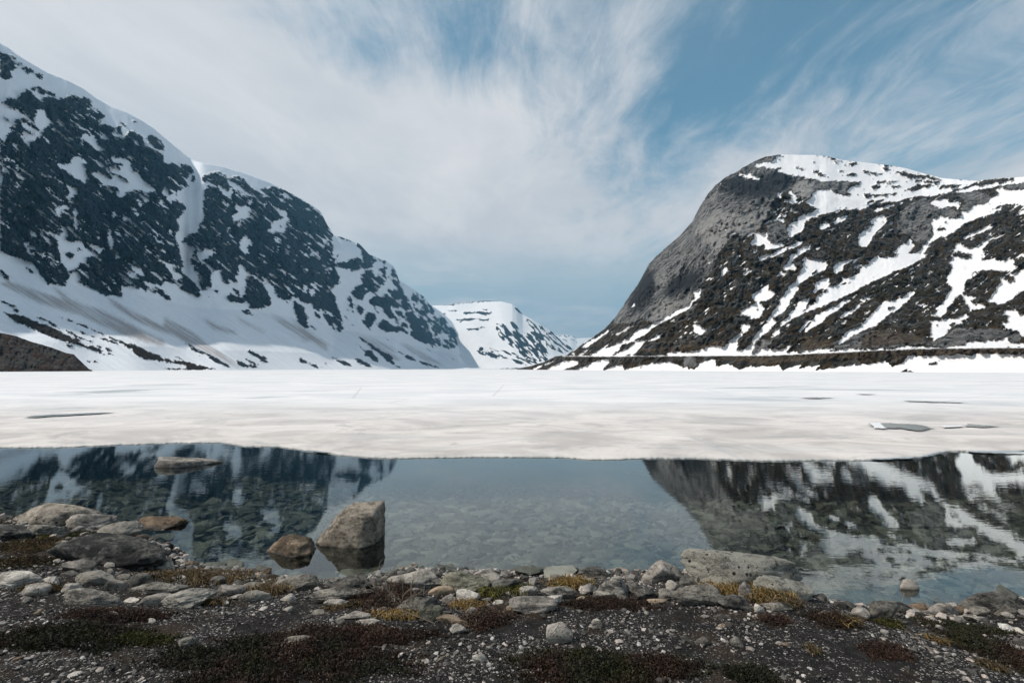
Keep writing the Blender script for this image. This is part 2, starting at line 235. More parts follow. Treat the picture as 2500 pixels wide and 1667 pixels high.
LEFT = """
r A:0,130 60,150 130,190 160,250 215,285 160,310 220,355 190,385 130,385 160,470 95,500 0,460
r A:140,180 200,210 210,245 165,225
r A:230,250 290,300 280,325 235,285
r A:270,345 350,325 440,400 370,425 300,370
r A:440,450 490,420 545,430 550,480 500,480 460,465
r A:385,610 430,590 500,585 560,620 640,660 720,680 700,705 620,680 560,685 480,650 400,635
r A:25,800 110,725 240,730 290,640 380,630 430,690 510,770 560,735 600,700 650,720 700,750 800,740 880,695 960,700 1080,720 1150,760 1170,830 1080,890 1130,880 1220,850 1290,900 1360,960 1290,1000 1280,1070 1340,1060 1430,1100 1470,1110 1440,1160 1410,1200 1500,1225 1600,1250 1600,1200 1640,1160 1740,1140 1800,1220 1860,1320 1960,1390 2091,1460 2091,1568 250,1568 370,1400 370,1340 380,1270 460,1270 480,1220 530,1240 540,1160 560,1110 620,1080 690,1050 600,960 560,880 470,870 460,960 420,990 450,1050 400,1020 330,950 220,880 130,820
r A:0,1230 60,1300 90,1180 160,1170 110,1100 200,1090 180,1020 240,1000 280,1050 260,1080 300,1120 420,1170 460,1200 390,1200 300,1140 290,1260 350,1330 370,1400 360,1568 0,1568
r A:250,980 340,1000 450,1080 540,1160 480,1150 360,1070
r A:50,970 110,990 130,1035 90,1020
r A:115,845 200,880 210,890 130,870
r A:1520,1025 1580,1040 1620,1110 1560,1070
r A:1500,1090 1550,1080 1560,1200 1490,1190
r A:1680,1020 1740,1030 1810,1085 1750,1070
r A:1870,1210 1960,1210 2030,1260 2091,1310 2091,1400 1990,1370 1900,1300
s A:1050,1190 1200,1220 1260,1330 1360,1400 1300,1415 1180,1360 1100,1290 1020,1240
s A:1250,1170 1340,1200 1400,1270 1360,1280 1280,1230
s A:975,905 1010,940 1060,900 1030,940 1130,1020 1090,1010 1030,960
s A:740,1385 840,1445 780,1420
s A:600,780 650,820 620,800
s A:1140,1380 1210,1410 1170,1400
s A:1620,1470 1700,1490 1740,1560 1680,1540
r B:0,-60 2091,-60 2091,1568 1700,1568 1540,1520 1560,1640 1580,1690 1500,1690 1420,1680 1310,1670 1250,1630 1150,1560 1060,1545 1010,1500 1010,1400 960,1370 850,1490 850,1570 800,1570 720,1530 650,1530 610,1540 560,1470 500,1400 440,1300 390,1250 240,1210 110,1165 0,1100
r B:1540,1400 2091,1400 C:2091,380 2040,360 1980,330 1880,290 1870,330 1830,290 1700,250 1620,270 1540,210 1500,120
s B:740,0 1050,0 1110,80 1100,150 1140,190 1110,220 1060,260 1040,210 960,190 900,130 830,90
s B:1150,120 1240,95 1330,150 1420,200 1440,150 1360,120 1500,160 1570,190 1640,240 1720,330 1700,355 1620,340 1610,400 1520,450 1500,400 1505,320 1470,290 1380,280 1330,290 1290,220 1210,170
s B:1380,30 1480,60 1530,80 1520,30 1620,20 1700,60 1790,130 1800,200 1900,260 2010,350 1900,365 1780,350 1700,300 1640,220 1590,170 1500,150 1440,110
s B:1560,0 1700,0 1680,40 1620,60
r B:1670,50 1750,40 1790,90 1740,120 1680,90
s B:1750,360 1830,400 1930,470 1850,480 1790,430
s B:1760,480 1810,500 1805,570 1770,540
s B:850,260 990,320 980,380 920,440 890,490 840,410 890,380
s B:690,550 850,530 910,580 870,570 790,590 760,710 730,680
s B:930,570 990,600 980,700 1000,750 990,830 955,850 945,780 950,660
s B:880,640 930,690 890,710
s B:780,780 880,850 850,900 840,960 920,1000 980,980 1060,1010 1080,1070 1150,1100 1220,1150 1280,1180 1180,1180 1130,1190 1100,1220 1110,1290 1040,1260 980,1340 900,1360 870,1400 840,1330 770,1260 740,1060 740,1000 690,890 780,930 790,870 700,830 790,820
r B:980,1060 1040,1080 1050,1120 1000,1110
r B:830,1120 920,1140 950,1160 900,1210 850,1180
s B:1120,1040 1200,1030 1310,1090 1280,1140 1200,1100
s B:1400,520 1410,600 1560,660 1500,670 1440,680 1410,620
s B:1400,790 1430,860 1420,930 1460,990 1445,1060 1470,1110 1420,1100 1385,1030 1380,880
s B:1460,1120 1540,1190 1480,1230
s B:1650,550 1740,580 1760,620 1790,680 1700,630 1760,640
s B:1630,700 1730,780 1690,760
s B:1660,1280 1780,1330 1880,1430 1800,1430 1720,1390
s B:1900,1370 2000,1390 2070,1460 2091,1500 1980,1430
s B:1960,1160 2040,1170 2091,1290 2030,1240
s B:310,980 360,1060 440,1070 390,1100 400,1150 360,1150 320,1070
s B:650,1240 770,1280 720,1300
s B:860,1400 960,1370 1010,1400 1010,1500 1060,1560 840,1568 860,1490 940,1460
s B:1840,1500 1960,1520 2091,1568 2091,1600 1980,1590 1860,1568
s B:190,120 280,170 370,200 290,200 240,190
s B:610,140 670,150 650,190
s B:0,100 30,130 30,220 0,270
s B:520,1150 580,1100 560,1170
s B:660,1170 700,1180 690,1220
s B:2030,450 2091,480 2091,550 2040,500
s B:1820,20 1940,90 1860,70
s A:920,1490 1000,1480 1090,1520 1120,1568 900,1568
s A:1350,1520 1450,1480 1600,1500 1700,1568 1560,1568 1440,1540
r C:0,30 40,60 90,120 120,190 60,150 0,70
b C:20,575 150,600 270,630 400,680 560,740 700,790 760,830 900,900 1050,980 1200,1030 1400,1110 1540,1145 1350,1125 1150,1060 1000,1010 850,960 740,940 600,880 470,820 330,760 180,690
b C:430,630 520,650 650,710 780,790 900,830 1000,890 1100,930 1220,970 1100,955 960,890 850,830 700,760 540,680
b C:460,495 600,560 750,630 900,690 1050,740 1200,810 1400,895 1600,970 1800,1040 1950,1110 2091,1170 2091,1210 1850,1180 1740,1130 1600,1010 1450,930 1250,850 1100,780 900,705 700,610
b C:860,770 1000,820 1150,870 1260,920 1180,900 1000,830
b C:1260,900 1400,935 1540,1000 1420,975 1300,930
b C:150,545 210,535 255,560 255,585 190,570
b C:0,420 100,470 270,535 180,520 50,470
b C:740,960 850,990 990,1040 880,1025
b C:1500,1045 1700,1140 1600,1100
b C:1000,1185 1240,1215 1265,1240 1060,1205
b C:550,915 640,940 600,925
b C:1180,990 1400,1060 1430,1090 1250,1030
b C:325,0 380,30 440,95 400,80 330,20
d C:1350,380 1700,590 2091,770 E:200,890 530,990 400,960 C:2091,850 1700,680 1450,500
d C:100,180 500,330 1000,480 1300,560 1600,700 2091,950 2091,1030 1500,850 1000,620 500,470 0,220
d C:650,230 900,420 1400,640 1800,850 1300,660 800,400
r D:-5,0 300,0 380,80 320,150 270,200 300,290 200,330 150,450 180,470 240,520 290,550 240,640 210,650 170,730 200,850 150,900 160,1000 190,1070 240,1280 240,1320 130,1290 60,1270 -5,1280
s D:-5,530 30,540 60,580 -5,560
s D:-5,280 60,310 70,400 150,350 160,450 130,480 80,500 50,470 40,410 -5,420
s D:20,440 60,490 20,470
s D:60,160 110,190 60,220
r D:340,220 380,150 410,210
r D:220,260 300,290 240,300
r D:350,90 385,95 350,110
r D:-5,1290 60,1340 130,1440 -5,1500
r E:100,0 200,40 300,130 400,220 450,290 470,360 440,400 330,350 220,290 200,250 120,210 0,170 -5,-30 60,60 110,130 130,170 200,180 240,170 230,120 150,60
r E:0,320 60,380 100,440 30,430 0,400
r D:470,150 520,160 600,120 640,130 680,100 760,120 820,180 890,170 960,160 1040,200 1060,260 1150,330 1300,320 1400,290 1500,320 1600,370 1750,460 1900,550 2000,620 2091,800 2150,830 2150,1568 F:0,1000 F:60,990 F:100,1060 E:1990,580 E:1900,500 1880,420 1870,430 1800,480 1720,400 1620,380 1640,420 1580,430 1600,510 1560,450 1480,400 1410,340 1410,250 1350,215 1260,240 1330,340 1390,480 1340,510 1270,490 1280,530 1190,540 1140,520 1120,560 1100,490 1030,430 1030,480 950,460 850,460 800,400 850,350 900,370 960,390 990,400 1040,380 1040,330 1040,260 1050,190 1050,130 1100,100 1050,40 960,0 950,120 900,120 950,210 850,180 800,140 860,245 780,200 740,150 730,50 700,50 620,60 600,140 620,200 640,270 600,270 520,260 560,330 490,310 440,150 440,0 D:450,1500 430,1360 360,1400 410,1300 340,1290 340,1200 400,1090 290,1020 220,1000 260,930 320,920 360,870 400,900 440,850 450,780 500,730 530,650 500,600 500,500 510,420 520,330 600,260 560,240 490,220
s D:700,50 820,130 780,150 700,110
s D:540,230 640,260 730,300 760,330 890,300 880,350 850,410 860,450 800,420 740,380 700,310 620,280 560,270 500,330
s D:760,150 900,250 980,300 1070,360 1160,420 1100,425 1000,380 900,320 850,280
r D:790,320 830,320 835,355 800,355
s D:730,450 800,470 820,540 770,520
s D:550,180 640,200 600,220
s D:910,480 960,540 1060,540 1130,600 1080,620 1080,690 1020,700 960,700 920,750 860,720 890,640 950,620 900,570
s D:1070,470 1130,450 1100,520 1080,510
s D:1190,390 1320,410 1310,440 1250,410
s D:1260,500 1320,480 1310,600 1270,560
s D:1500,590 1570,620 1570,670 1600,700 1560,780 1550,860 1580,890 1500,880 1320,870 1380,800 1400,730 1500,710 1530,680 1500,650
r D:1470,760 1510,850 1500,800
s D:1400,530 1490,590 1430,570
s D:1460,440 1560,440 1560,490 1510,480
s D:1040,910 1080,920 1050,950 1120,1020 1110,1050 1060,1060 1090,1140 1060,1160 970,1080 980,980
s D:660,910 710,900 680,950
s D:430,1120 570,1080 620,1100 630,1180 560,1190 520,1220 510,1300 440,1240 420,1170
s D:1340,1100 1385,1120 1375,1150
s D:1450,1020 1490,1060 1460,1080
s D:1390,1040 1410,1080 1390,1080
s D:1300,900 1340,900 1330,920
s D:1170,850 1195,880 1180,890
s D:1170,1270 1210,1320 1190,1310
s D:1230,1270 1260,1300 1240,1300
s D:1930,650 1970,680 1940,700
s D:1870,760 1900,800 1880,795
s D:1760,1010 1810,1050 1780,1045
s D:1870,1130 1940,1150 1900,1165
s D:1660,920 1700,970 1680,975
s D:1770,1130 1800,1170 1780,1165
s D:1900,1240 1940,1255 1910,1260
s D:1550,1000 1590,1010 1560,1020
s D:620,1370 720,1360 740,1470 830,1550 960,1520 890,1430 950,1440 960,1290 1050,1330 1080,1400 1190,1440 1050,1430 1050,1568 610,1568
s D:790,840 860,850 800,860
s E:1530,215 1560,220 1560,290
s E:1650,240 1670,240 1665,290
s E:1780,230 1830,240 1840,280 1930,300 1930,360 1890,410 1850,360 1800,340 1780,290
s E:1980,360 2025,410 1990,400
r E:870,270 940,310 990,390 940,360 890,310
r E:1650,450 1720,470 1780,540 1840,650 1820,720 1890,820 1800,780 1710,710 1690,620 1660,530
r E:1930,570 2000,650 1990,680 1930,600
r E:2030,600 2091,640 2050,640
r E:1870,745 1950,825 1900,800
r E:1010,550 1070,545 1120,600 1190,655 1130,630 1080,600 1020,600
r E:645,295 700,310 700,335 660,330
r E:545,385 640,400 560,395
r E:200,945 330,990 450,1060 560,1110 650,1150 740,1220 890,1290 800,1280 700,1240 600,1190 560,1140 440,1100 320,1045 420,1060 300,1000
r E:820,1150 900,1180 1000,1190 900,1185
r E:910,1210 1000,1220 1080,1250 1180,1270 1250,1300 1120,1295 1000,1270 930,1240
r E:1010,1160 1120,1210 1230,1260 1140,1240 1050,1200
r E:1050,1060 1150,1100 1300,1170 1350,1240 1250,1220 1150,1150
r E:1190,1210 1280,1245 1230,1240
r E:1330,1285 1410,1300 1350,1297
r E:1690,1165 1850,1210 1900,1250 2060,1300 1950,1290 1850,1260 1740,1220
r E:1880,1190 2091,1250 2000,1235
r E:1500,1015 1555,1040 1520,1045
r E:1480,1070 1550,1110 1500,1090
b E:0,1160 100,1200 300,1220 450,1260 600,1295 720,1320 560,1310 490,1325 300,1330 0,1310 0,1295 250,1300 350,1280 200,1250 60,1230 0,1210
r E:40,1105 120,1130 290,1205 180,1170
r E:400,1115 540,1170 460,1150
d E:0,640 200,750 400,860 530,980 700,1080 900,1230 1000,1300 850,1260 700,1180 400,1030 0,820
d E:500,650 700,760 950,850 850,860 620,790
d E:900,620 1250,820 1300,870 1000,720
d E:1350,600 1650,740 1900,950 1800,960 1550,780
d E:1600,640 1900,860 2091,1000 2091,1080 1850,930
r F:-5,-40 250,0 340,130 320,170 340,310 290,330 270,400 370,430 330,500 370,560 410,680 420,740 300,800 360,940 380,1020 410,1080 440,1160 420,1200 340,1120 270,1100 180,1050 160,1100 100,1060 60,990 -5,990
s F:20,830 100,820 100,900 60,930 30,870
s F:260,210 290,240 270,260
s F:270,500 320,560 310,580 280,540
s F:30,300 65,310 40,330
s F:50,350 120,370 60,380
s F:150,870 190,930 170,920
r F:200,1130 330,1150 420,1300 460,1330 400,1300 340,1240 310,1250 400,1390 340,1330 250,1220 290,1230
r F:310,1150 380,1200 460,1325 390,1270
r F:100,1100 170,1150 170,1200 110,1150
r F:130,1210 160,1250 150,1255
r F:35,1270 120,1340 80,1330
r F:380,140 440,140 480,190 430,160
r F:490,165 550,190 590,215 500,190
r F:640,225 690,240 760,330 800,380 850,380 890,450 850,470 820,540 780,530 750,570 680,550 600,580 500,560 400,540 330,510 380,470 500,470 540,440 640,410 700,440 710,470 680,300 640,260
s F:690,320 705,320 725,490 700,470 705,420
r F:370,370 410,380 400,400 375,395
r F:310,370 330,380 315,390
r F:900,415 1000,450 1030,500 960,490 920,450
r F:750,590 840,560 870,660 890,670 920,560 1000,530 1020,540 1000,620 1020,690 990,740 930,780 900,830 860,870 790,840 780,870 720,890 720,960 680,960 600,920 550,860 620,800 700,740 700,680 720,620
s F:720,790 750,790 730,840
s F:900,590 950,570 970,640 930,650
r F:1060,620 1100,530 1130,560 1160,660 1180,760 1240,880 1290,960 1300,1080 1260,1090 1210,1040 1200,930 1140,960 1100,930 1040,860 1030,820 1120,820 1190,880 1140,780 1080,750 1060,680
r F:870,880 960,920 1000,860 1040,900 1130,960 1190,1000 1170,1080 1100,1040 1060,1000 1080,1100 1130,1170 1070,1200 1000,1150 960,1050 880,1000 870,1100 950,1140 900,1100 850,1050 840,1020 780,990 800,930
r F:640,1040 700,1030 720,1080 700,1160 650,1110
r F:540,900 570,960 590,1080 620,1150 580,1120 550,1020 520,950
r F:480,1020 540,1100 510,1080
r F:550,1210 610,1310 580,1280
r F:460,1080 520,1220 490,1190
r F:760,1120 860,1110 890,1180 830,1250 800,1300 820,1340 760,1300 690,1220 760,1200
s F:770,1150 800,1130 790,1200
r F:900,1270 960,1200 1050,1230 1100,1280 1200,1290 1260,1330 1330,1420 1400,1390 1480,1420 1560,1500 1480,1490 1380,1450 1300,1400 1240,1360 1100,1360 1000,1350 930,1320
r F:1240,1110 1320,1100 1410,1200 1440,1290 1530,1370 1650,1500 1560,1470 1420,1400 1340,1290 1280,1200
r F:1120,1090 1180,1110 1200,1140 1150,1130
r F:1130,1200 1220,1210 1160,1220
X58,0.56,1.0 F:1290,960 1370,830 1500,930 1560,1010 1700,1150 1850,1300 1960,1440 1960,1480 1900,1568 1650,1568 1500,1400 1400,1250 1300,1080
X50,0.5,1.0 F:1100,1080 1240,1090 1400,1250 1450,1400 1300,1330 1100,1230
X56,0.35,0.8 F:1370,830 1560,1010 1560,1100 1450,1000
X60,0.42,0.8 G:30,330 250,420 370,500 390,680 310,760 200,620 60,470
r G:1440,690 1550,700 1700,760 1800,900 1640,890 1560,850 1450,780
r G:560,885 640,930 700,1000 770,1010 830,1030 920,1120 940,1220 850,1170 740,1090 700,1010 620,940
r G:620,790 750,870 900,960 1000,1030 1060,1060 1150,1100 1160,1170 1220,1250 1130,1220 980,1100 850,980 700,870
r G:1220,1020 1400,1090 1560,1170 1800,1250 1970,1300 1780,1270 1550,1195 1400,1150
r G:150,1100 300,1150 450,1210 530,1270 400,1260 300,1190
r G:490,1110 650,1170 800,1230 890,1300 750,1280 600,1190
r G:1670,960 1840,1050 1740,1010
r G:1200,1250 1360,1300 1240,1290
r G:0,1195 180,1255 100,1240
r G:380,720 480,795 420,760
r G:920,720 980,785 940,750
r G:1770,900 1860,1020 1800,980
r G:1060,810 1140,870 1090,850
d G:600,740 1000,1000 1300,1160 1200,1160 800,960
d G:700,760 1200,1000 1250,1060 900,900
d G:1300,880 1900,1200 2000,1260 1700,1180 1400,980
r H:270,900 325,935 290,925
r H:340,850 420,900 540,970 500,965 420,915
"""
HILL = """
b C:-60,800 0,840 200,890 420,970 640,1030 850,1110 940,1115 1000,1180 1070,1260 1000,1300 870,1310 620,1285 510,1285 590,1335 350,1335 0,1325 -60,1325
"""
MID = """
r H:150,235 300,220 500,195 700,178 880,180 890,188 700,190 500,206 420,212 300,232 160,243
X0,0.16,1.6 H:100,290 850,290 900,560 500,560 200,400
X48,0.56,1.0 H:830,530 900,480 1050,440 1180,560 1250,600 1300,560 1500,640 1500,860 1510,940 1400,960 1200,900 1100,800 930,690
X46,0.42,0.8 H:1180,380 1400,480 1560,580 1680,690 1830,795 1700,870 1500,760 1300,560
X62,0.75,1.2 H:1250,590 1400,680 1520,870 1420,800 1300,690
X42,0.75,1.0 H:1060,540 1160,620 1220,780 1130,720
X44,0.55,1.0 H:840,540 930,590 960,690 880,640
X24,0.32,1.0 H:450,740 800,780 1100,850 1400,990 1250,1010 1000,950 700,890
X26,0.6,1.0 H:1140,850 1280,900 1390,985 1260,960
X20,0.5,1.0 H:570,800 780,850 1000,920 900,910 700,860
r H:700,880 820,905 760,895
r H:1070,270 1130,270 1190,355 1130,330
r H:0,1000 150,1035 0,1025
r H:200,1030 800,1042 1150,1036 1300,1030 1150,1050 600,1046
"""
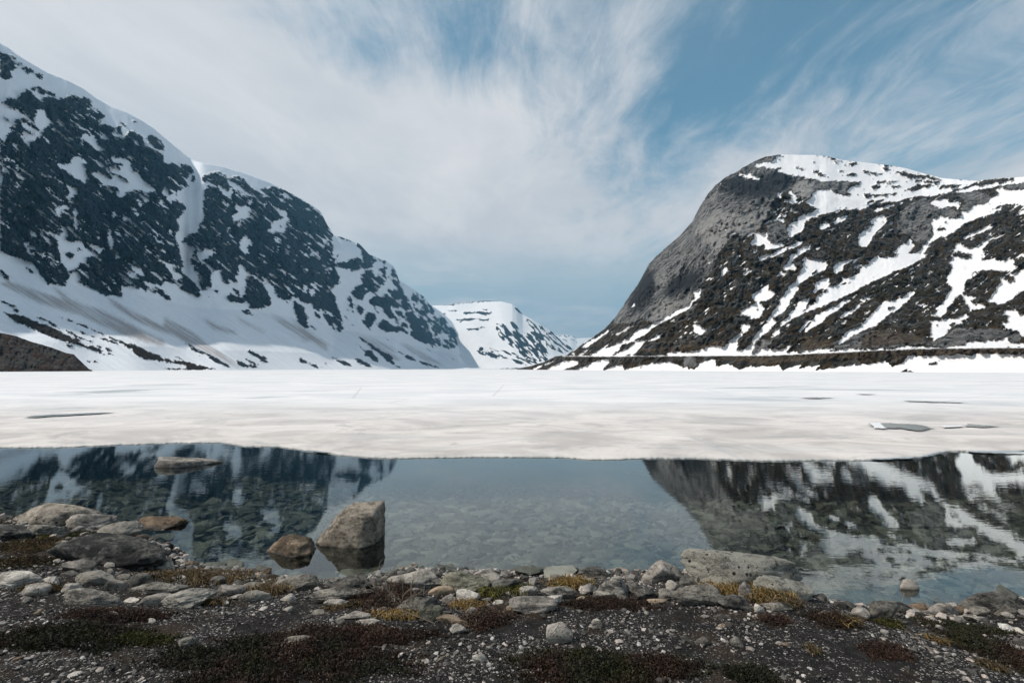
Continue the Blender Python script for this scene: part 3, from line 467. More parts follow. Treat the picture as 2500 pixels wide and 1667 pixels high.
RIGHT = """
s P:1040,85 1500,87 1850,150 2130,180 Q:600,255 1000,365 1480,420 1930,375 2200,350 2200,440 1700,500 1400,570 1200,580 1000,600 880,630 760,620 600,650 480,690 300,700 100,750 P:2091,800 P:2091,440 2000,440 1850,430 1600,430 1480,400 1360,375 1200,350 1080,320 1040,290 900,260 740,250 750,210 1000,180 1020,130
r P:1000,265 1150,260 1140,280 1020,280
r P:1240,235 1380,280 1350,290 1270,260
r P:1470,300 1560,300 1660,360 1580,370 1500,330
r P:1450,180 1540,185 1500,195
r P:1650,150 1830,165 1740,168
r P:1920,215 2030,190 2080,215 1990,235
r P:1770,280 1880,290 1980,305 1840,305
r P:1900,345 1980,325 2091,355 1960,358
r P:1600,210 1710,220 1640,222
r P:1730,180 1840,190 1760,192
s P:540,310 620,340 690,320 760,370 810,410 740,415 620,380 530,355
s P:270,480 340,430 310,470
s P:1030,580 1110,560 1070,620 1090,650 1030,660
s P:1140,590 1230,520 1210,570 1290,620 1270,680 1380,690 1230,720 1110,690 1120,660 1230,670 1240,620
s P:1550,540 1720,530 1760,590 1880,610 1990,620 2091,600 2091,790 1900,790 1640,850 1480,900 1370,960 1380,1010 1340,1080 1240,1110 1190,1170 1140,1210 1060,1280 940,1300 870,1300 880,1240 780,1250 680,1240 750,1150 740,1090 900,1080 910,1190 1000,1220 1100,1210 1190,1140 1160,1060 1190,980 1330,910 1270,900 1400,860 1500,800 1560,780 1450,740 1390,690 1460,640 1480,590
s P:1900,560 2000,500 2091,470 2091,600 1990,620 1950,580
s P:890,950 1000,920 1100,910 1150,960 1060,940 960,945 860,990
s P:900,835 1030,795 960,840
s P:740,800 820,780 800,800
s P:700,690 770,690 740,720
s P:570,1170 770,1040 740,1090 640,1150
s P:340,1030 410,1040 350,1060
s P:430,1080 510,1060 500,1100 440,1110
s P:770,1380 900,1370 1000,1330 1150,1280 1360,1190 1340,1230 1200,1300 1000,1380 870,1430 800,1440
s P:730,1310 790,1270 760,1330 790,1350 740,1350
s P:1280,1290 1450,1250 1460,1310 1360,1350 1240,1400 1180,1470 1250,1520 1290,1568 1110,1568 1150,1490 1210,1430 1300,1340
s P:1370,1400 1440,1400 1540,1430 1620,1430 1660,1500 1600,1540 1540,1568 1370,1568 1360,1480
s P:1560,1030 1600,980 1680,930 1700,1010 1600,1050
s P:1750,980 1800,900 1950,860 2000,810 1940,870 1900,920 1800,980
s P:1750,1568 1800,1500 1900,1470 2091,1400 1900,1490 1850,1568
s P:1080,770 1140,770 1110,800
s P:1100,870 1160,860 1120,900
s P:130,1490 210,1440 180,1480
s P:1190,800 1320,810 1290,830 1200,820
s P:2070,1090 2091,1090 2110,1250 2070,1250
s P:1660,1090 1720,1060 1700,1100
r Q:0,285 100,300 200,320 310,350 200,345 60,320
r Q:210,265 330,255 440,300 560,310 700,350 800,350 950,380 1060,420 950,410 820,395 720,390 600,382 540,345 420,305 300,282
r Q:600,420 800,420 1000,430 1090,460 960,460 800,442
r Q:640,300 820,330 740,325
r Q:200,440 380,425 510,420 370,455 210,455
r Q:150,500 220,475 280,510 160,535
r Q:300,495 480,485 560,505 400,512
r Q:550,545 680,510 740,470 960,485 800,512 760,548 600,555
r Q:30,590 80,575 130,600 350,590 550,597 350,612 180,625 90,642 50,620
r Q:360,565 500,560 420,570
r Q:1040,490 1250,470 1350,480 1100,527 1000,527
r Q:1100,580 1350,500 1500,440 1700,408 1950,393 1965,420 1780,440 1640,475 1500,492 1300,542 1150,582
r Q:100,690 350,660 250,690 0,745
r Q:200,215 400,225 490,245 350,235
r Q:1130,425 1210,450 1150,440
s Q:1720,520 1950,545 2200,520 2200,740 2091,745 1960,720 1850,720 1700,780 1660,810 1850,760 1750,820 1600,870 1450,920 1330,980 1230,1050 1130,1110 1000,1150 900,1230 840,1310 780,1390 680,1450 560,1520 450,1568 0,1568 100,1490 140,1440 190,1400 400,1400 490,1410 500,1350 400,1350 510,1260 650,1170 690,1240 660,1310 590,1350 700,1350 780,1300 800,1240 880,1200 940,1140 930,1080 910,970 940,900 1030,860 1130,890 1220,910 1310,865 1260,815 1380,820 1450,740 1520,735 1640,700 1680,640 1770,595
r Q:970,1060 1010,1000 1100,1040 1050,1070
r Q:1500,790 1550,790 1520,800
s Q:880,710 970,670 1090,645 1170,690 1270,710 1260,790 1180,745 1080,760 1020,780 960,750
s Q:0,1080 90,1040 180,990 110,950 200,890 280,850 350,870 330,950 270,1020 200,1090 130,1200 80,1270 0,1270
s Q:350,960 440,920 400,970
s Q:180,810 330,740 490,720 340,780 210,820
s Q:40,890 150,855 100,880
s Q:1380,1100 1500,1050 1650,1000 1770,975 1640,1050 1520,1110 1330,1170 1280,1180
s Q:1520,1210 1700,1130 1870,1100 1780,1150 1660,1180 1570,1290 1550,1370 1500,1440 1620,1440 1720,1410 1760,1450 2000,1430 1950,1490 2000,1520 1950,1568 1180,1568 1140,1450 1250,1400 1300,1400 1410,1420 1430,1360 1250,1330 1330,1280 1160,1360 1190,1310 1230,1220 1310,1200 1280,1260 1400,1280 1560,1230
s Q:1980,820 2091,800 2200,790 2200,840 2091,850 1930,880 2040,840
s Q:1740,930 1870,890 1820,900
s Q:1550,910 1640,880 1600,905
s Q:680,1490 850,1415 720,1500
s Q:620,1550 800,1480 650,1560
s Q:1960,1420 2091,1340 2200,1300 2200,1380 2091,1390
s S:1360,70 1440,50 1620,70 1690,130 1620,210 1500,270 1450,290 1340,370 1280,430 1310,450 1250,520 1200,600 1140,720 1060,760 960,840 1040,830 1020,880 960,940 880,1020 780,1090 740,1150 720,1270 440,1260 460,1240 530,1230 620,1210 700,1150 720,1090 830,950 900,850 990,720 1060,640 1090,540 1200,410 1270,340 1300,280 1340,210 1380,160
r S:1380,170 1460,140 1420,180
r S:1460,250 1560,190 1500,260
s S:1220,0 1330,10 1250,60 1210,100 1290,180 1230,200 1110,210 1120,160 1180,90
s S:1020,290 1060,230 1170,240 1130,270
s S:570,240 720,180 700,230 620,270
s S:700,510 790,480 900,390 940,470 1020,500 960,560 880,600 800,620 860,680 860,740 800,820 700,830 660,790 560,790 560,720 640,690 740,640 770,600 720,580
r S:750,700 790,700 770,725
s S:580,920 680,880 690,940 640,1000 580,990
s S:-10,1240 180,1180 350,1190 400,1130 480,1050 620,1000 560,1060 500,1130 450,1230 440,1262 720,1275 760,1255 900,1200 1000,1225 1150,1200 1360,1050 1250,1130 1190,1200 1150,1250 1330,1250 1500,1220 1700,1200 1780,1215 2000,1205 2091,1210 2091,1242 1700,1258 1400,1273 900,1293 -10,1297
s S:1090,460 1170,410 1120,450
s S:1480,380 1740,280 1700,330 1720,400 1800,400 1880,350 1850,280 1900,320 2000,300 2091,230 2091,440 1990,490 1850,560 1750,610 1600,680 1450,720 1360,760 1300,800 1200,850 1100,910 1070,910 1090,860 1180,800 1260,690 1310,610 1440,550 1460,520 1530,430
r S:1460,540 1560,460 1680,450 1600,510 1530,560 1540,600 1470,660 1380,730 1330,760 1400,680 1440,620
r S:1680,410 1720,300 1790,280 1880,330 1850,370 1760,400
r S:1800,400 1980,350 1900,390
s S:1750,150 1850,100 2000,60 2091,40 1900,130 1830,220 1770,260 1740,200
s S:1380,1010 1420,930 1500,820 1530,770 1650,720 1800,640 2000,550 1950,600 1850,680 1700,780 1600,870 1480,950
s S:1300,990 1350,920 1420,850 1470,830 1400,920 1330,1000
s S:950,1060 1000,960 1080,930 1060,1010 1000,1060 940,1080
s S:1810,1160 1860,1040 1950,970 2091,920 2091,1000 1980,1050 1900,1110
s S:1820,820 1900,750 2030,680 2091,620 2091,660 1980,760 1900,800
s S:1780,930 1850,870 1960,830 1880,880
s S:230,290 290,220 280,260
s S:270,350 340,200 400,180 380,240 300,330
s S:190,950 240,940 210,970
s S:250,1060 300,1010 290,1050
s S:490,490 520,430 590,420 540,470
s S:340,550 400,510 380,545
s S:640,550 690,543 650,556
s R:1620,540 1630,640 1520,720 1490,800 1400,850 1250,920 1130,980 1000,1060 900,1150 720,1230 600,1270 580,1330 500,1390 200,1410 330,1340 450,1300 700,1180 850,1090 1000,1000 1170,910 1300,830 1450,780 1520,700 1560,640 1520,590
s R:90,1310 180,1230 330,1150 480,1050 420,1130 300,1200 210,1270
s R:200,1400 300,1330 470,1230 400,1320 330,1380
s R:430,1330 570,1225 500,1310
s R:520,1400 680,1300 800,1220 940,1190 880,1270 790,1370 760,1390
s R:980,1200 1130,1110 1090,1180 1010,1220
s R:1020,1245 1060,1215 1040,1250
s R:690,1190 810,1080 900,1050 760,1170
s R:1530,1010 1600,1010 1680,1060 1690,1110 1620,1140 1540,1110
s R:1800,400 1860,330 1840,380
s R:1750,1070 1810,1045 1780,1080
s R:720,800 800,720 770,780
s R:620,930 680,870 640,920
s R:1700,230 1780,190 1740,225
s R:1350,240 1390,250 1360,270
s R:1270,190 1305,175 1290,195
s R:1900,650 1980,610 1940,650
s R:1660,870 1710,850 1680,885
s R:1800,860 1870,830 1830,860
s R:-5,1412 600,1400 1100,1398 1250,1350 1420,1365 1600,1330 1820,1280 1900,1290 2000,1220 2091,1140 2091,1402 -5,1412
e R:-5,1350 30,1370 120,1330 250,1290 120,1400 -5,1400
e R:480,1170 600,1080 900,900 950,850 800,1000 650,1100
s U:540,375 620,345 590,385
s T:0,160 130,120 200,40 400,40 500,0 860,0 820,50 700,110 560,180 430,220 320,290 210,330 70,400 0,430
r T:130,290 220,270 150,310
s T:0,620 50,560 150,515 120,560 0,650
s T:0,1000 0,940 80,830 150,760 230,690 330,580 440,600 560,540 660,480 720,470 640,570 540,650 500,710 390,750 300,830 200,900 80,960
r T:330,700 400,660 450,680 370,715
s T:1170,80 1180,180 1130,260 1100,300 1130,390 1180,430 1130,500 1090,560 1050,640 960,690 990,720 950,760 900,780 1020,800 1100,760 1110,680 1200,590 1230,550 1290,510 1340,430 1340,350 1430,310 1430,240 1550,220 1640,190 1780,210 1860,220 1950,170 1960,110 1830,100 1720,100 1700,40 1620,100 1530,90 1550,0 1430,0 1400,70 1280,50 1260,20 1170,0
s T:1780,300 1860,260 1960,250 2200,160 2200,450 2091,470 1960,520 1980,560 1850,620 1780,630 1630,610 1680,540 1720,480 1770,400 1790,360
r T:1820,320 1860,280 1960,275 1970,330 1890,340
s T:1340,590 1290,510 1480,550 1470,570 1400,590 1450,640 1620,650 1600,690 1500,700 1400,720 1400,690 1340,620
s T:870,850 1020,840 1200,820 1350,770 1430,790 1300,850 1280,890 1200,910 1080,1030 920,1110 890,1020 910,890
r T:950,900 1010,890 980,918
r T:1100,905 1180,875 1230,890 1160,912
s T:1800,890 1900,860 1850,800 1930,790 1820,770 1850,710 1980,710 2020,760 2200,770 2200,1080 2060,1040 2000,980 1900,960
r T:1880,410 1900,415 1880,420
s T:420,1200 700,1160 850,1190 1080,1200 1350,1150 1360,1110 1700,1105 1880,1060 1880,1130 2050,1130 2200,1110 2200,1192 1400,1198 700,1208 0,1233 0,1210
s T:700,640 860,650 830,680 740,660
s T:900,590 970,590 930,605
s S:0,1440 80,1380 150,1340 220,1350 290,1440 400,1400 480,1440 540,1480 700,1440 850,1440 1060,1420 1100,1480 1200,1440 1350,1410 1300,1460 1600,1410 1500,1490 1700,1460 1800,1440 2091,1410 2091,1600 0,1600
s T:0,1410 130,1400 240,1370 350,1380 420,1440 560,1380 600,1300 830,1300 1000,1300 1400,1280 1650,1270 2091,1285 2300,1285 2300,1600 0,1600
r T:860,1410 960,1385 1000,1400 900,1420
r T:840,1370 930,1370 880,1378
r T:970,1355 1050,1358 1000,1364
r T:450,1520 590,1475 740,1520 600,1530
r T:1610,1290 1670,1305 1620,1310
r T:890,1350 930,1320 910,1350
s U:0,590 340,450 300,490 130,560 0,640
s U:180,600 440,480 660,470 640,530 480,590 400,640 180,640
s U:600,600 800,530 950,460 1080,455 1130,500 1010,590 1000,640 500,640
s U:1050,605 1200,545 1300,540 1300,600 1700,510 1850,500 2000,495 2160,560 2300,600 2352,590 2352,660 1050,660
r U:1530,580 1580,550 1600,575
r U:1840,615 1870,595 1900,610
r U:1310,605 1340,600 1330,612
g P:1030,90 750,180 600,270 430,350 280,450 180,560 100,680 0,850 R:1200,0 1050,140 960,240 880,390 750,590 640,760 540,920 480,1000 900,960 1150,980 1480,780 1520,600 1620,530 1760,330 1850,100 2091,-200 P:560,1180 760,1060 900,900 1000,640 1240,500 1340,380 1000,270
g P:1220,520 1350,420 1520,420 1700,420 1900,430 2000,460 1900,520 1940,600 1760,580 1700,520 1550,540 1480,590 1400,690 1280,640
g P:900,1000 1060,950 1150,1000 1190,1140 1050,1215 920,1190
g Q:470,920 590,760 760,650 900,640 880,720 1000,780 1030,860 930,910 940,1130 800,1240 680,1200 640,1120 480,1080
g Q:1260,600 1500,560 1640,600 1670,660 1560,730 1380,820 1260,800 1380,700 1250,620
g Q:1030,750 1150,780 1300,860 1150,900 1040,850
g Q:1820,480 2091,440 2200,440 2200,540 1940,540
g S:1730,1180 1740,1130 1900,1080 2091,1000 T:0,1010 T:200,960 T:400,980 T:700,1020 T:830,1100 T:840,1150 T:400,1190 T:0,1210 S:1850,1200
g T:840,1140 930,1110 1100,1050 1180,960 1400,940 1640,950 1880,970 2040,1050 2060,1110 1880,1130 1850,1060 1700,1100 1380,1110 1340,1150 1080,1195 860,1190
g U:2160,400 2352,400 2352,560 2180,570
g S:720,1270 740,1150 820,1090 900,1100 1000,1090 900,1180 800,1230
t S:1300,1090 1380,1030 1480,1100 1700,1100 1760,1150 1700,1200 1500,1215 1350,1230
t S:-20,1190 120,1160 300,1090 400,1090 340,1180 180,1180 0,1235
t T:20,1050 200,965 420,985 600,1010 780,1070 820,1130 600,1150 200,1170 20,1200
t S:200,1310 900,1305 1400,1285 2091,1250 T:700,1215 2200,1205 2200,1280 1400,1280 800,1300 500,1270 0,1330 S:1800,1340 1500,1340 900,1400 500,1370
t R:700,1330 900,1350 1400,1360 1420,1300 1800,1240 1500,1250 1300,1290
k V:1050,830 1200,700 1300,620 1450,620 1600,700 1900,600 1970,680 1700,850 1500,920 1450,1000 1550,1150 1400,1220 1250,1050 1100,900
k R:1000,500 1100,340 1170,400 1150,500
k R:950,960 1150,760 1500,600 1450,680 1300,800 1050,960
k P:1250,620 1240,520 1340,400 1500,430 1480,540 1400,680 1290,680
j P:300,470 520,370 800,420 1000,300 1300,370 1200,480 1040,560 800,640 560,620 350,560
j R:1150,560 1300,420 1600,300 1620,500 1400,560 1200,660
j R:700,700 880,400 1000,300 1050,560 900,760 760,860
m T:300,330 560,340 1000,100 1120,180 1060,400 900,480 700,560 560,480 360,450
m T:-100,420 300,300 500,400 400,520 100,520
"""
class Canvas:
    def __init__(s, x0, y0, x1, y1, base, crop_default=None):
        s.x0, s.y0 = x0, y0; s.w, s.h = int(x1 - x0), int(y1 - y0)
        s.yy, s.xx = np.mgrid[0:s.h, 0:s.w].astype(float); s.xx += x0 + .5; s.yy += y0 + .5
        s.ch = {k: np.full((s.h, s.w), v, np.float32) for k, v in dict(snow=base, gran=0, tan=0, dirt=0, moss=0, heath=0, pale=0.5).items()}
    def poly(s, P):
        a, b = P.min(0), P.max(0)
        i0 = max(0, int(a[1] - s.y0) - 1); i1 = min(s.h, int(b[1] - s.y0) + 2); j0 = max(0, int(a[0] - s.x0) - 1); j1 = min(s.w, int(b[0] - s.x0) + 2)
        if i1 <= i0 or j1 <= j0: return None
        X = s.xx[i0:i1, j0:j1]; Y = s.yy[i0:i1, j0:j1]; m = np.zeros(X.shape, bool)
        x0, y0 = P[-1]
        for x1, y1 in P:
            if y0 != y1:
                c = (Y < max(y0, y1)) & (Y >= min(y0, y1)) & (X < (x1 - x0) * (Y - y0) / (y1 - y0) + x0); m ^= c
            x0, y0 = x1, y1
        return (slice(i0, i1), slice(j0, j1)), m
    def paint(s, ops):
        for op, P in ops:
            r = s.poly(P)
            if r is None: continue
            sl_, m = r; c = op[0]
            S = s.ch['snow'][sl_]
            if c == 'r': S[m] = 0
            elif c == 's': S[m] = 1
            elif c == 'e': S[m] = 0.6; s.ch['dirt'][sl_][m] = 0.7
            elif c == 'b': S[m] = 0; s.ch['heath'][sl_][m] = 1
            elif c == 'k': s.ch['pale'][sl_][m] = 1
            elif c == 'j': s.ch['pale'][sl_][m] = 0  # dark cliff rock; the patch under the summit paints in the bowl's shade
            elif c in 'gtmd': s.ch[dict(g='gran', t='tan', m='moss', d='dirt')[c]][sl_][m] = 1
            elif c == 'X':
                a, dn, sc = [float(q) for q in op[1:].split(',')]; a = radians(a)
                X = s.xx[sl_]; Y = s.yy[sl_]
                u = X * cos(a) + Y * sin(a); v = -X * sin(a) + Y * cos(a)
                n = fbm2(u / 30 / sc, v / 5.0 / sc, 4, 0.55)
                S[m & (n > np.quantile(n[m], 1 - dn))] = 0 if True else 1
    def rag(s, ang, amp, fu=26.0, fv=8.0, seed=0.0):
        S0 = s.ch['snow'].copy(); s.blur('snow', 2); s.blur('snow', 2); B = s.ch['snow']
        a = radians(ang); u = s.xx * cos(a) + s.yy * sin(a); v = -s.xx * sin(a) + s.yy * cos(a)
        n = fbm2(u / fu + seed, v / fv, 5, 0.66) + 0.5 * fbm2(s.xx / 6 + seed, s.yy / 5, 3, 0.6)
        s.ch['wide'] = B.copy(); s.blur('wide', 4); s.blur('wide', 3); Wd = s.ch.pop('wide')
        w = 0.10 + 0.90 * (1 - np.abs(2 * Wd - 1)) ** 0.8
        E = B * 0.72 + S0 * 0.28 + n * amp * w
        s.ch['snow'] = sst(E, 0.43, 0.57).astype(np.float32)
    def blur(s, k, r):
        A = s.ch[k]
        for ax in (0, 1):
            B = A.copy()
            for d in range(1, r + 1): B += np.roll(A, d, ax) + np.roll(A, -d, ax)
            A = B / (2 * r + 1)
        s.ch[k] = A
    def sample(s, k, x, y):
        fx = np.clip(x - s.x0 - .5, 0, s.w - 1.001); fy = np.clip(y - s.y0 - .5, 0, s.h - 1.001)
        i = fy.astype(int); j = fx.astype(int); u = fx - j; v = fy - i; A = s.ch[k]
        return (A[i, j] * (1 - u) + A[i, j + 1] * u) * (1 - v) + (A[i + 1, j] * (1 - u) + A[i + 1, j + 1] * u) * v
# ------------------------------------------------------------------ mountain material
def mountain_mat(name, sc, rock_d, rock_l, heath, thr=0.0, bump=1.0, snowc=(0.80, 0.81, 0.83), ang=0.65, axis=0, heathy=True, amp=4.6):
    m, nt, out = MAT(name)
    g = N(nt, 'ShaderNodeNewGeometry'); pos = g.outputs['Position']
    a1 = N(nt, 'ShaderNodeAttribute', attribute_name='cov'); a2 = N(nt, 'ShaderNodeAttribute', attribute_name='cov2')
    s1 = N(nt, 'ShaderNodeSeparateColor'); LK(nt, a1.outputs['Color'], s1.inputs[0])
    s2 = N(nt, 'ShaderNodeSeparateColor'); LK(nt, a2.outputs['Color'], s2.inputs[0])
    snow, gran, tan = s1.outputs; dirt, heathm, moss = s2.outputs; pale = a2.outputs['Alpha']
    rot = MAPV(nt, pos, (1, 1, 1), (ang, 0, 0) if axis == 0 else (0, ang, 0))
    stv = MAPV(nt, rot, (1, 0.28, 1) if axis == 0 else (0.28, 1, 1))
    nA = NOISE(nt, stv, 0.22 / sc, 8, 0.68); nA2 = NOISE(nt, pos, 0.45 / sc, 5, 0.65)
    nB = NOISE(nt, pos, 0.045 / sc, 7, 0.62)
    rag = MATH(nt, 'ADD', MATH(nt, 'MULTIPLY', MATH(nt, 'SUBTRACT', nA, 0.5), amp), MATH(nt, 'MULTIPLY', MATH(nt, 'SUBTRACT', nA2, 0.5), amp * 0.55))
    ew = MATH(nt, 'SUBTRACT', 1.0, MATH(nt, 'MULTIPLY', MATH(nt, 'ABSOLUTE', MATH(nt, 'MULTIPLY_ADD', snow, 2.0, -1.0)), 0.80))
    rag = MATH(nt, 'MULTIPLY', rag, ew)
    mask = SMOOTH(nt, MATH(nt, 'ADD', snow, rag), 0.46 + thr, 0.54 + thr)
    nC = NOISE(nt, stv, 0.06 / sc, 10, 0.72, 0.5)
    nD = NOISE(nt, MAPV(nt, rot, (0.6, 0.35, 1.3) if axis == 0 else (0.35, 0.6, 1.3)), 0.16 / sc, 9, 0.72, 0.8)
    crack = VORO(nt, MAPV(nt, stv, (1, 1, 1)), 0.07 / sc, 'Distance', 'DISTANCE_TO_EDGE')
    tt = MATH(nt, 'ADD', MATH(nt, 'MULTIPLY', nC, 0.55), MATH(nt, 'MULTIPLY', nD, 0.45))
    rk = MIX(nt, SMOOTH(nt, tt, 0.42, 0.60), rock_d, rock_l)
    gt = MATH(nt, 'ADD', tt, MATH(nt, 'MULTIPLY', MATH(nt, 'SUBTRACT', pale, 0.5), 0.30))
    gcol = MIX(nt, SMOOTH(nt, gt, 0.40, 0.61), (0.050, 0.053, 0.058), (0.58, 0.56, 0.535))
    gcol = MIX(nt, SMOOTH(nt, nA, 0.58, 0.70, 0, 0.7), gcol, (0.030, 0.031, 0.036))
    hcol = MIX(nt, SMOOTH(nt, nD, 0.42, 0.60), tuple(c * 0.5 for c in heath), (heath[0] * 2.6, heath[1] * 2.2, heath[2] * 1.8))
    hm = heathm if not heathy else MATH(nt, 'MAXIMUM', heathm, SMOOTH(nt, nB, 0.47, 0.53))
    col = MIX(nt, hm, rk, hcol)
    col = MIX(nt, MATH(nt, 'MULTIPLY', moss, SMOOTH(nt, nB, 0.42, 0.6)), col, MIX(nt, nA2, (0.022, 0.023, 0.010), (0.07, 0.065, 0.02)))
    col = MIX(nt, SMOOTH(nt, MATH(nt, 'ADD', gran, MATH(nt, 'MULTIPLY', MATH(nt, 'SUBTRACT', nC, 0.5), 1.6)), 0.38, 0.62), col, gcol)
    tcol = MIX(nt, SMOOTH(nt, nD, 0.35, 0.65), (0.085, 0.056, 0.036), (0.30, 0.235, 0.165))
    col = MIX(nt, MATH(nt, 'MULTIPLY', SMOOTH(nt, MATH(nt, 'ADD', tan, MATH(nt, 'MULTIPLY', MATH(nt, 'SUBTRACT', nA, 0.5), 1.6)), 0.35, 0.65), 0.85), col, tcol)
    col = MIX(nt, SMOOTH(nt, crack, 0.0, 0.05, 0.5, 0.0), col, (0.010, 0.011, 0.014))
    sn = MIX(nt, SMOOTH(nt, nB, 0.3, 0.7), tuple(c * 0.95 for c in snowc), snowc)
    sn = MIX(nt, MATH(nt, 'MULTIPLY', dirt, 0.8), sn, (0.27, 0.235, 0.22))
    fin = MIX(nt, mask, col, sn)
    hgt = MATH(nt, 'MULTIPLY', MATH(nt, 'ADD', MATH(nt, 'MULTIPLY', nC, 1.4), nD), MATH(nt, 'SUBTRACT', 1.0, MATH(nt, 'MULTIPLY', mask, 0.95)))
    PRIN(nt, out, fin, 0.85, BUMP(nt, hgt, 1.0, 16.0 * sc * bump), 0.12)
    return m
def mountain(name, cols, rows, y_ridge, depth, canv, mat, warp=5.0, relief=0.012, extra=None, jag=1.5, wang=38):
    """a slope as a real surface: every point lies where its own ray meets the hillside at its true distance"""
    cols = np.asarray(cols, float); s = np.asarray(rows, float)
    PXg, Sg = np.meshgrid(cols, s)
    D = depth(PXg, Sg)
    yb = y_of(-0.5, D[0]); yr = y_ridge(cols)
    Yg = yb[None, :] + (yr - yb)[None, :] * Sg + (jag * (1 - 0.85 * canv.sample('snow', cols, yr + 3)) * fbm2(cols / 14.0, cols * 0 + 3.3, 4, 0.6))[None, :] * Sg ** 14
    ca, sa = cos(radians(wang)), sin(radians(wang)); uu = PXg * ca + Yg * sa; vv = -PXg * sa + Yg * ca
    w1 = fbm2(uu / 13, vv / 5.0, 4, 0.65) * warp * 1.1; w2 = fbm2(uu / 9 + 31, vv / 5 + 11, 4, 0.65) * warp * 0.7
    wx = w1 * ca * 1.6 - w2 * sa; wy = w1 * sa * 1.6 + w2 * ca
    ch = {k: canv.sample(k, PXg + wx, Yg + wy) for k in canv.ch}
    if extra: extra(ch, PXg, Yg, Sg)
    rid = 1 - np.abs(fbm2(PXg / 46 + 5, Yg / 60, 5, 0.55)) * 2.4
    fine = fbm2(PXg / 11, Yg / 9, 4, 0.6)
    rockm = 1 - np.clip(ch['snow'], 0, 1)
    edge = np.clip(Sg * 8, 0, 1)
    rl = relief * edge * ((rid * 1.25 - .2) * (0.10 + 0.90 * rockm) + fine * 0.40 * rockm)
    D = D * (1 - rl)
    X, Y, Z = at(PXg, Yg, D)
    # carry on behind the crest: a plateau, then the far side
    lx, ly, lz = X[-1], Y[-1], Z[-1]; ext = []
    for f, zf in ((1.02, 1.0), (1.10, 1.0), (1.22, 0.75), (1.35, 0.0)):
        ext.append((lx * f, ly * f, lz * zf - (0 if zf else 5)))
    X = np.vstack([X[:1], X] + [e[0][None] for e in ext]); Y = np.vstack([Y[:1], Y] + [e[1][None] for e in ext])
    Z = np.vstack([Z[:1] * 0 - 8, Z] + [e[2][None] for e in ext])
    def pad(a, v=None):
        t = a[-1:] if v is None else a[-1:] * 0 + v
        return np.vstack([a[:1], a, t, t, t, t])
    one = np.ones_like(pad(ch['snow']))
    c1 = np.stack([pad(ch['snow'], 0.95), pad(ch['gran']), pad(ch['tan']), one], -1).reshape(-1, 4)
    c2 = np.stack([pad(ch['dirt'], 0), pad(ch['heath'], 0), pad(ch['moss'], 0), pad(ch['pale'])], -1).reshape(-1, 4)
    V = np.stack([X, Y, Z], -1).reshape(-1, 3)
    o = mesh_obj(name, V, grid_faces(*X.shape), mat, attrs={'cov': c1, 'cov2': c2})
    tag(o, kind='structure'); return o
def interp(x, pts):
    p = np.array(pts, float); return np.interp(x, p[:, 0], p[:, 1])
# ---- left valley wall
cvL = Canvas(-40, 60, 1270, 915, 1.0); cvL.paint(parse(LEFT))
cvL.rag(36, 1.9)
_hs = cvL.ch['heath'] > .5
for k, r in (('snow', 1), ('dirt', 5), ('heath', 3)): cvL.blur(k, r)
LR = [(0, 106), (19, 116), (38, 131), (57, 143), (80, 157), (115, 177), (143, 188), (168, 198), (201, 215), (235, 240), (268, 259), (306, 273), (344, 293), (373, 312), (400, 335), (430, 360), (455, 381), (478, 394), (509, 401), (543, 407), (591, 421), (658, 446), (706, 469), (744, 490), (770, 507), (783, 517), (800, 551), (815, 575), (834, 579), (863, 590), (874, 593), (884, 602), (901, 621), (918, 628), (941, 636), (960, 649), (968, 665), (974, 684), (989, 693), (1008, 705), (1037, 726), (1048, 743), (1075, 760), (1104, 785), (1119, 805), (1134, 860), (1153, 884), (1184, 896), (1215, 900.5)]
def left_ridge(px):
    return np.where(px < 0, 900 - 795.0 * (1250 - px) / 1250, interp(px, LR))
def left_depth(px, s):
    L = interp(s, [(0, 480), (.10, 560), (.30, 800), (.42, 860), (.62, 930), (.9, 1040), (1, 1150)])
    L = L * (1 + 0.05 * pn2(px / 150.0, s * 1.2 + .5) * (1 - 0.6 * sst(s, .85, 1)) + 0.012 * pn2(px / 60.0, s * 4 + 7.5) * sst(s, .3, .45) * (1 - sst(s, .85, .98)))
    base = 1250 / np.maximum(1250 - px, 30)
    base = np.minimum(base, interp(px, [(900, 99), (1000, 6.2), (1130, 7.6), (1215, 8.3)]))
    g = np.exp(-((px - 462) / 22.0) ** 2) * sst(s, .3, .5) * 0.06
    return L * base * (1 + g)
def left_extra(ch, X, Y, S):
    u = X * cos(radians(38)) + Y * sin(radians(38)); v = -X * sin(radians(38)) + Y * cos(radians(38))
    n = 0.95 * fbm2(u / 46, v / 9.0, 5, 0.62) + 0.35 * fbm2(X / 14, Y / 12, 4, 0.6); reg = fbm2(X / 90 + 3, Y / 90, 3)
    rock = ch['snow'] < 0.4
    west = sst(X, 170, 20) * sst(Y, 330, 450)
    t = 0.185 - 0.26 * reg - 0.07 * west
    sp = sst(n, t, t + 0.08) * (Y < 720)
    ch['snow'] = np.where(rock & (ch['heath'] < .3), np.maximum(ch['snow'], sp), ch['snow'])
    a = radians(33); u = X * cos(a) + Y * sin(a); v = -X * sin(a) + Y * cos(a)
    st = 0.5 + 0.9 * fbm2(u / 110, v / 3.2, 4, 0.6)
    scree = sst(S, 0.42, 0.20)
    ch['dirt'] = np.clip(ch['dirt'] * (0.2 + 1.25 * np.clip(st, 0, 1)) + 0.42 * scree * np.clip(st - 0.45, 0, 1), 0, 1)
    off = X < -5
    nn = sst(fbm2(X / 120, Y / 70, 5, 0.6) + 0.1, -.05, .05)
    ch['snow'] = np.where(off, np.where(S > 0.33, nn, 1.0), ch['snow'])
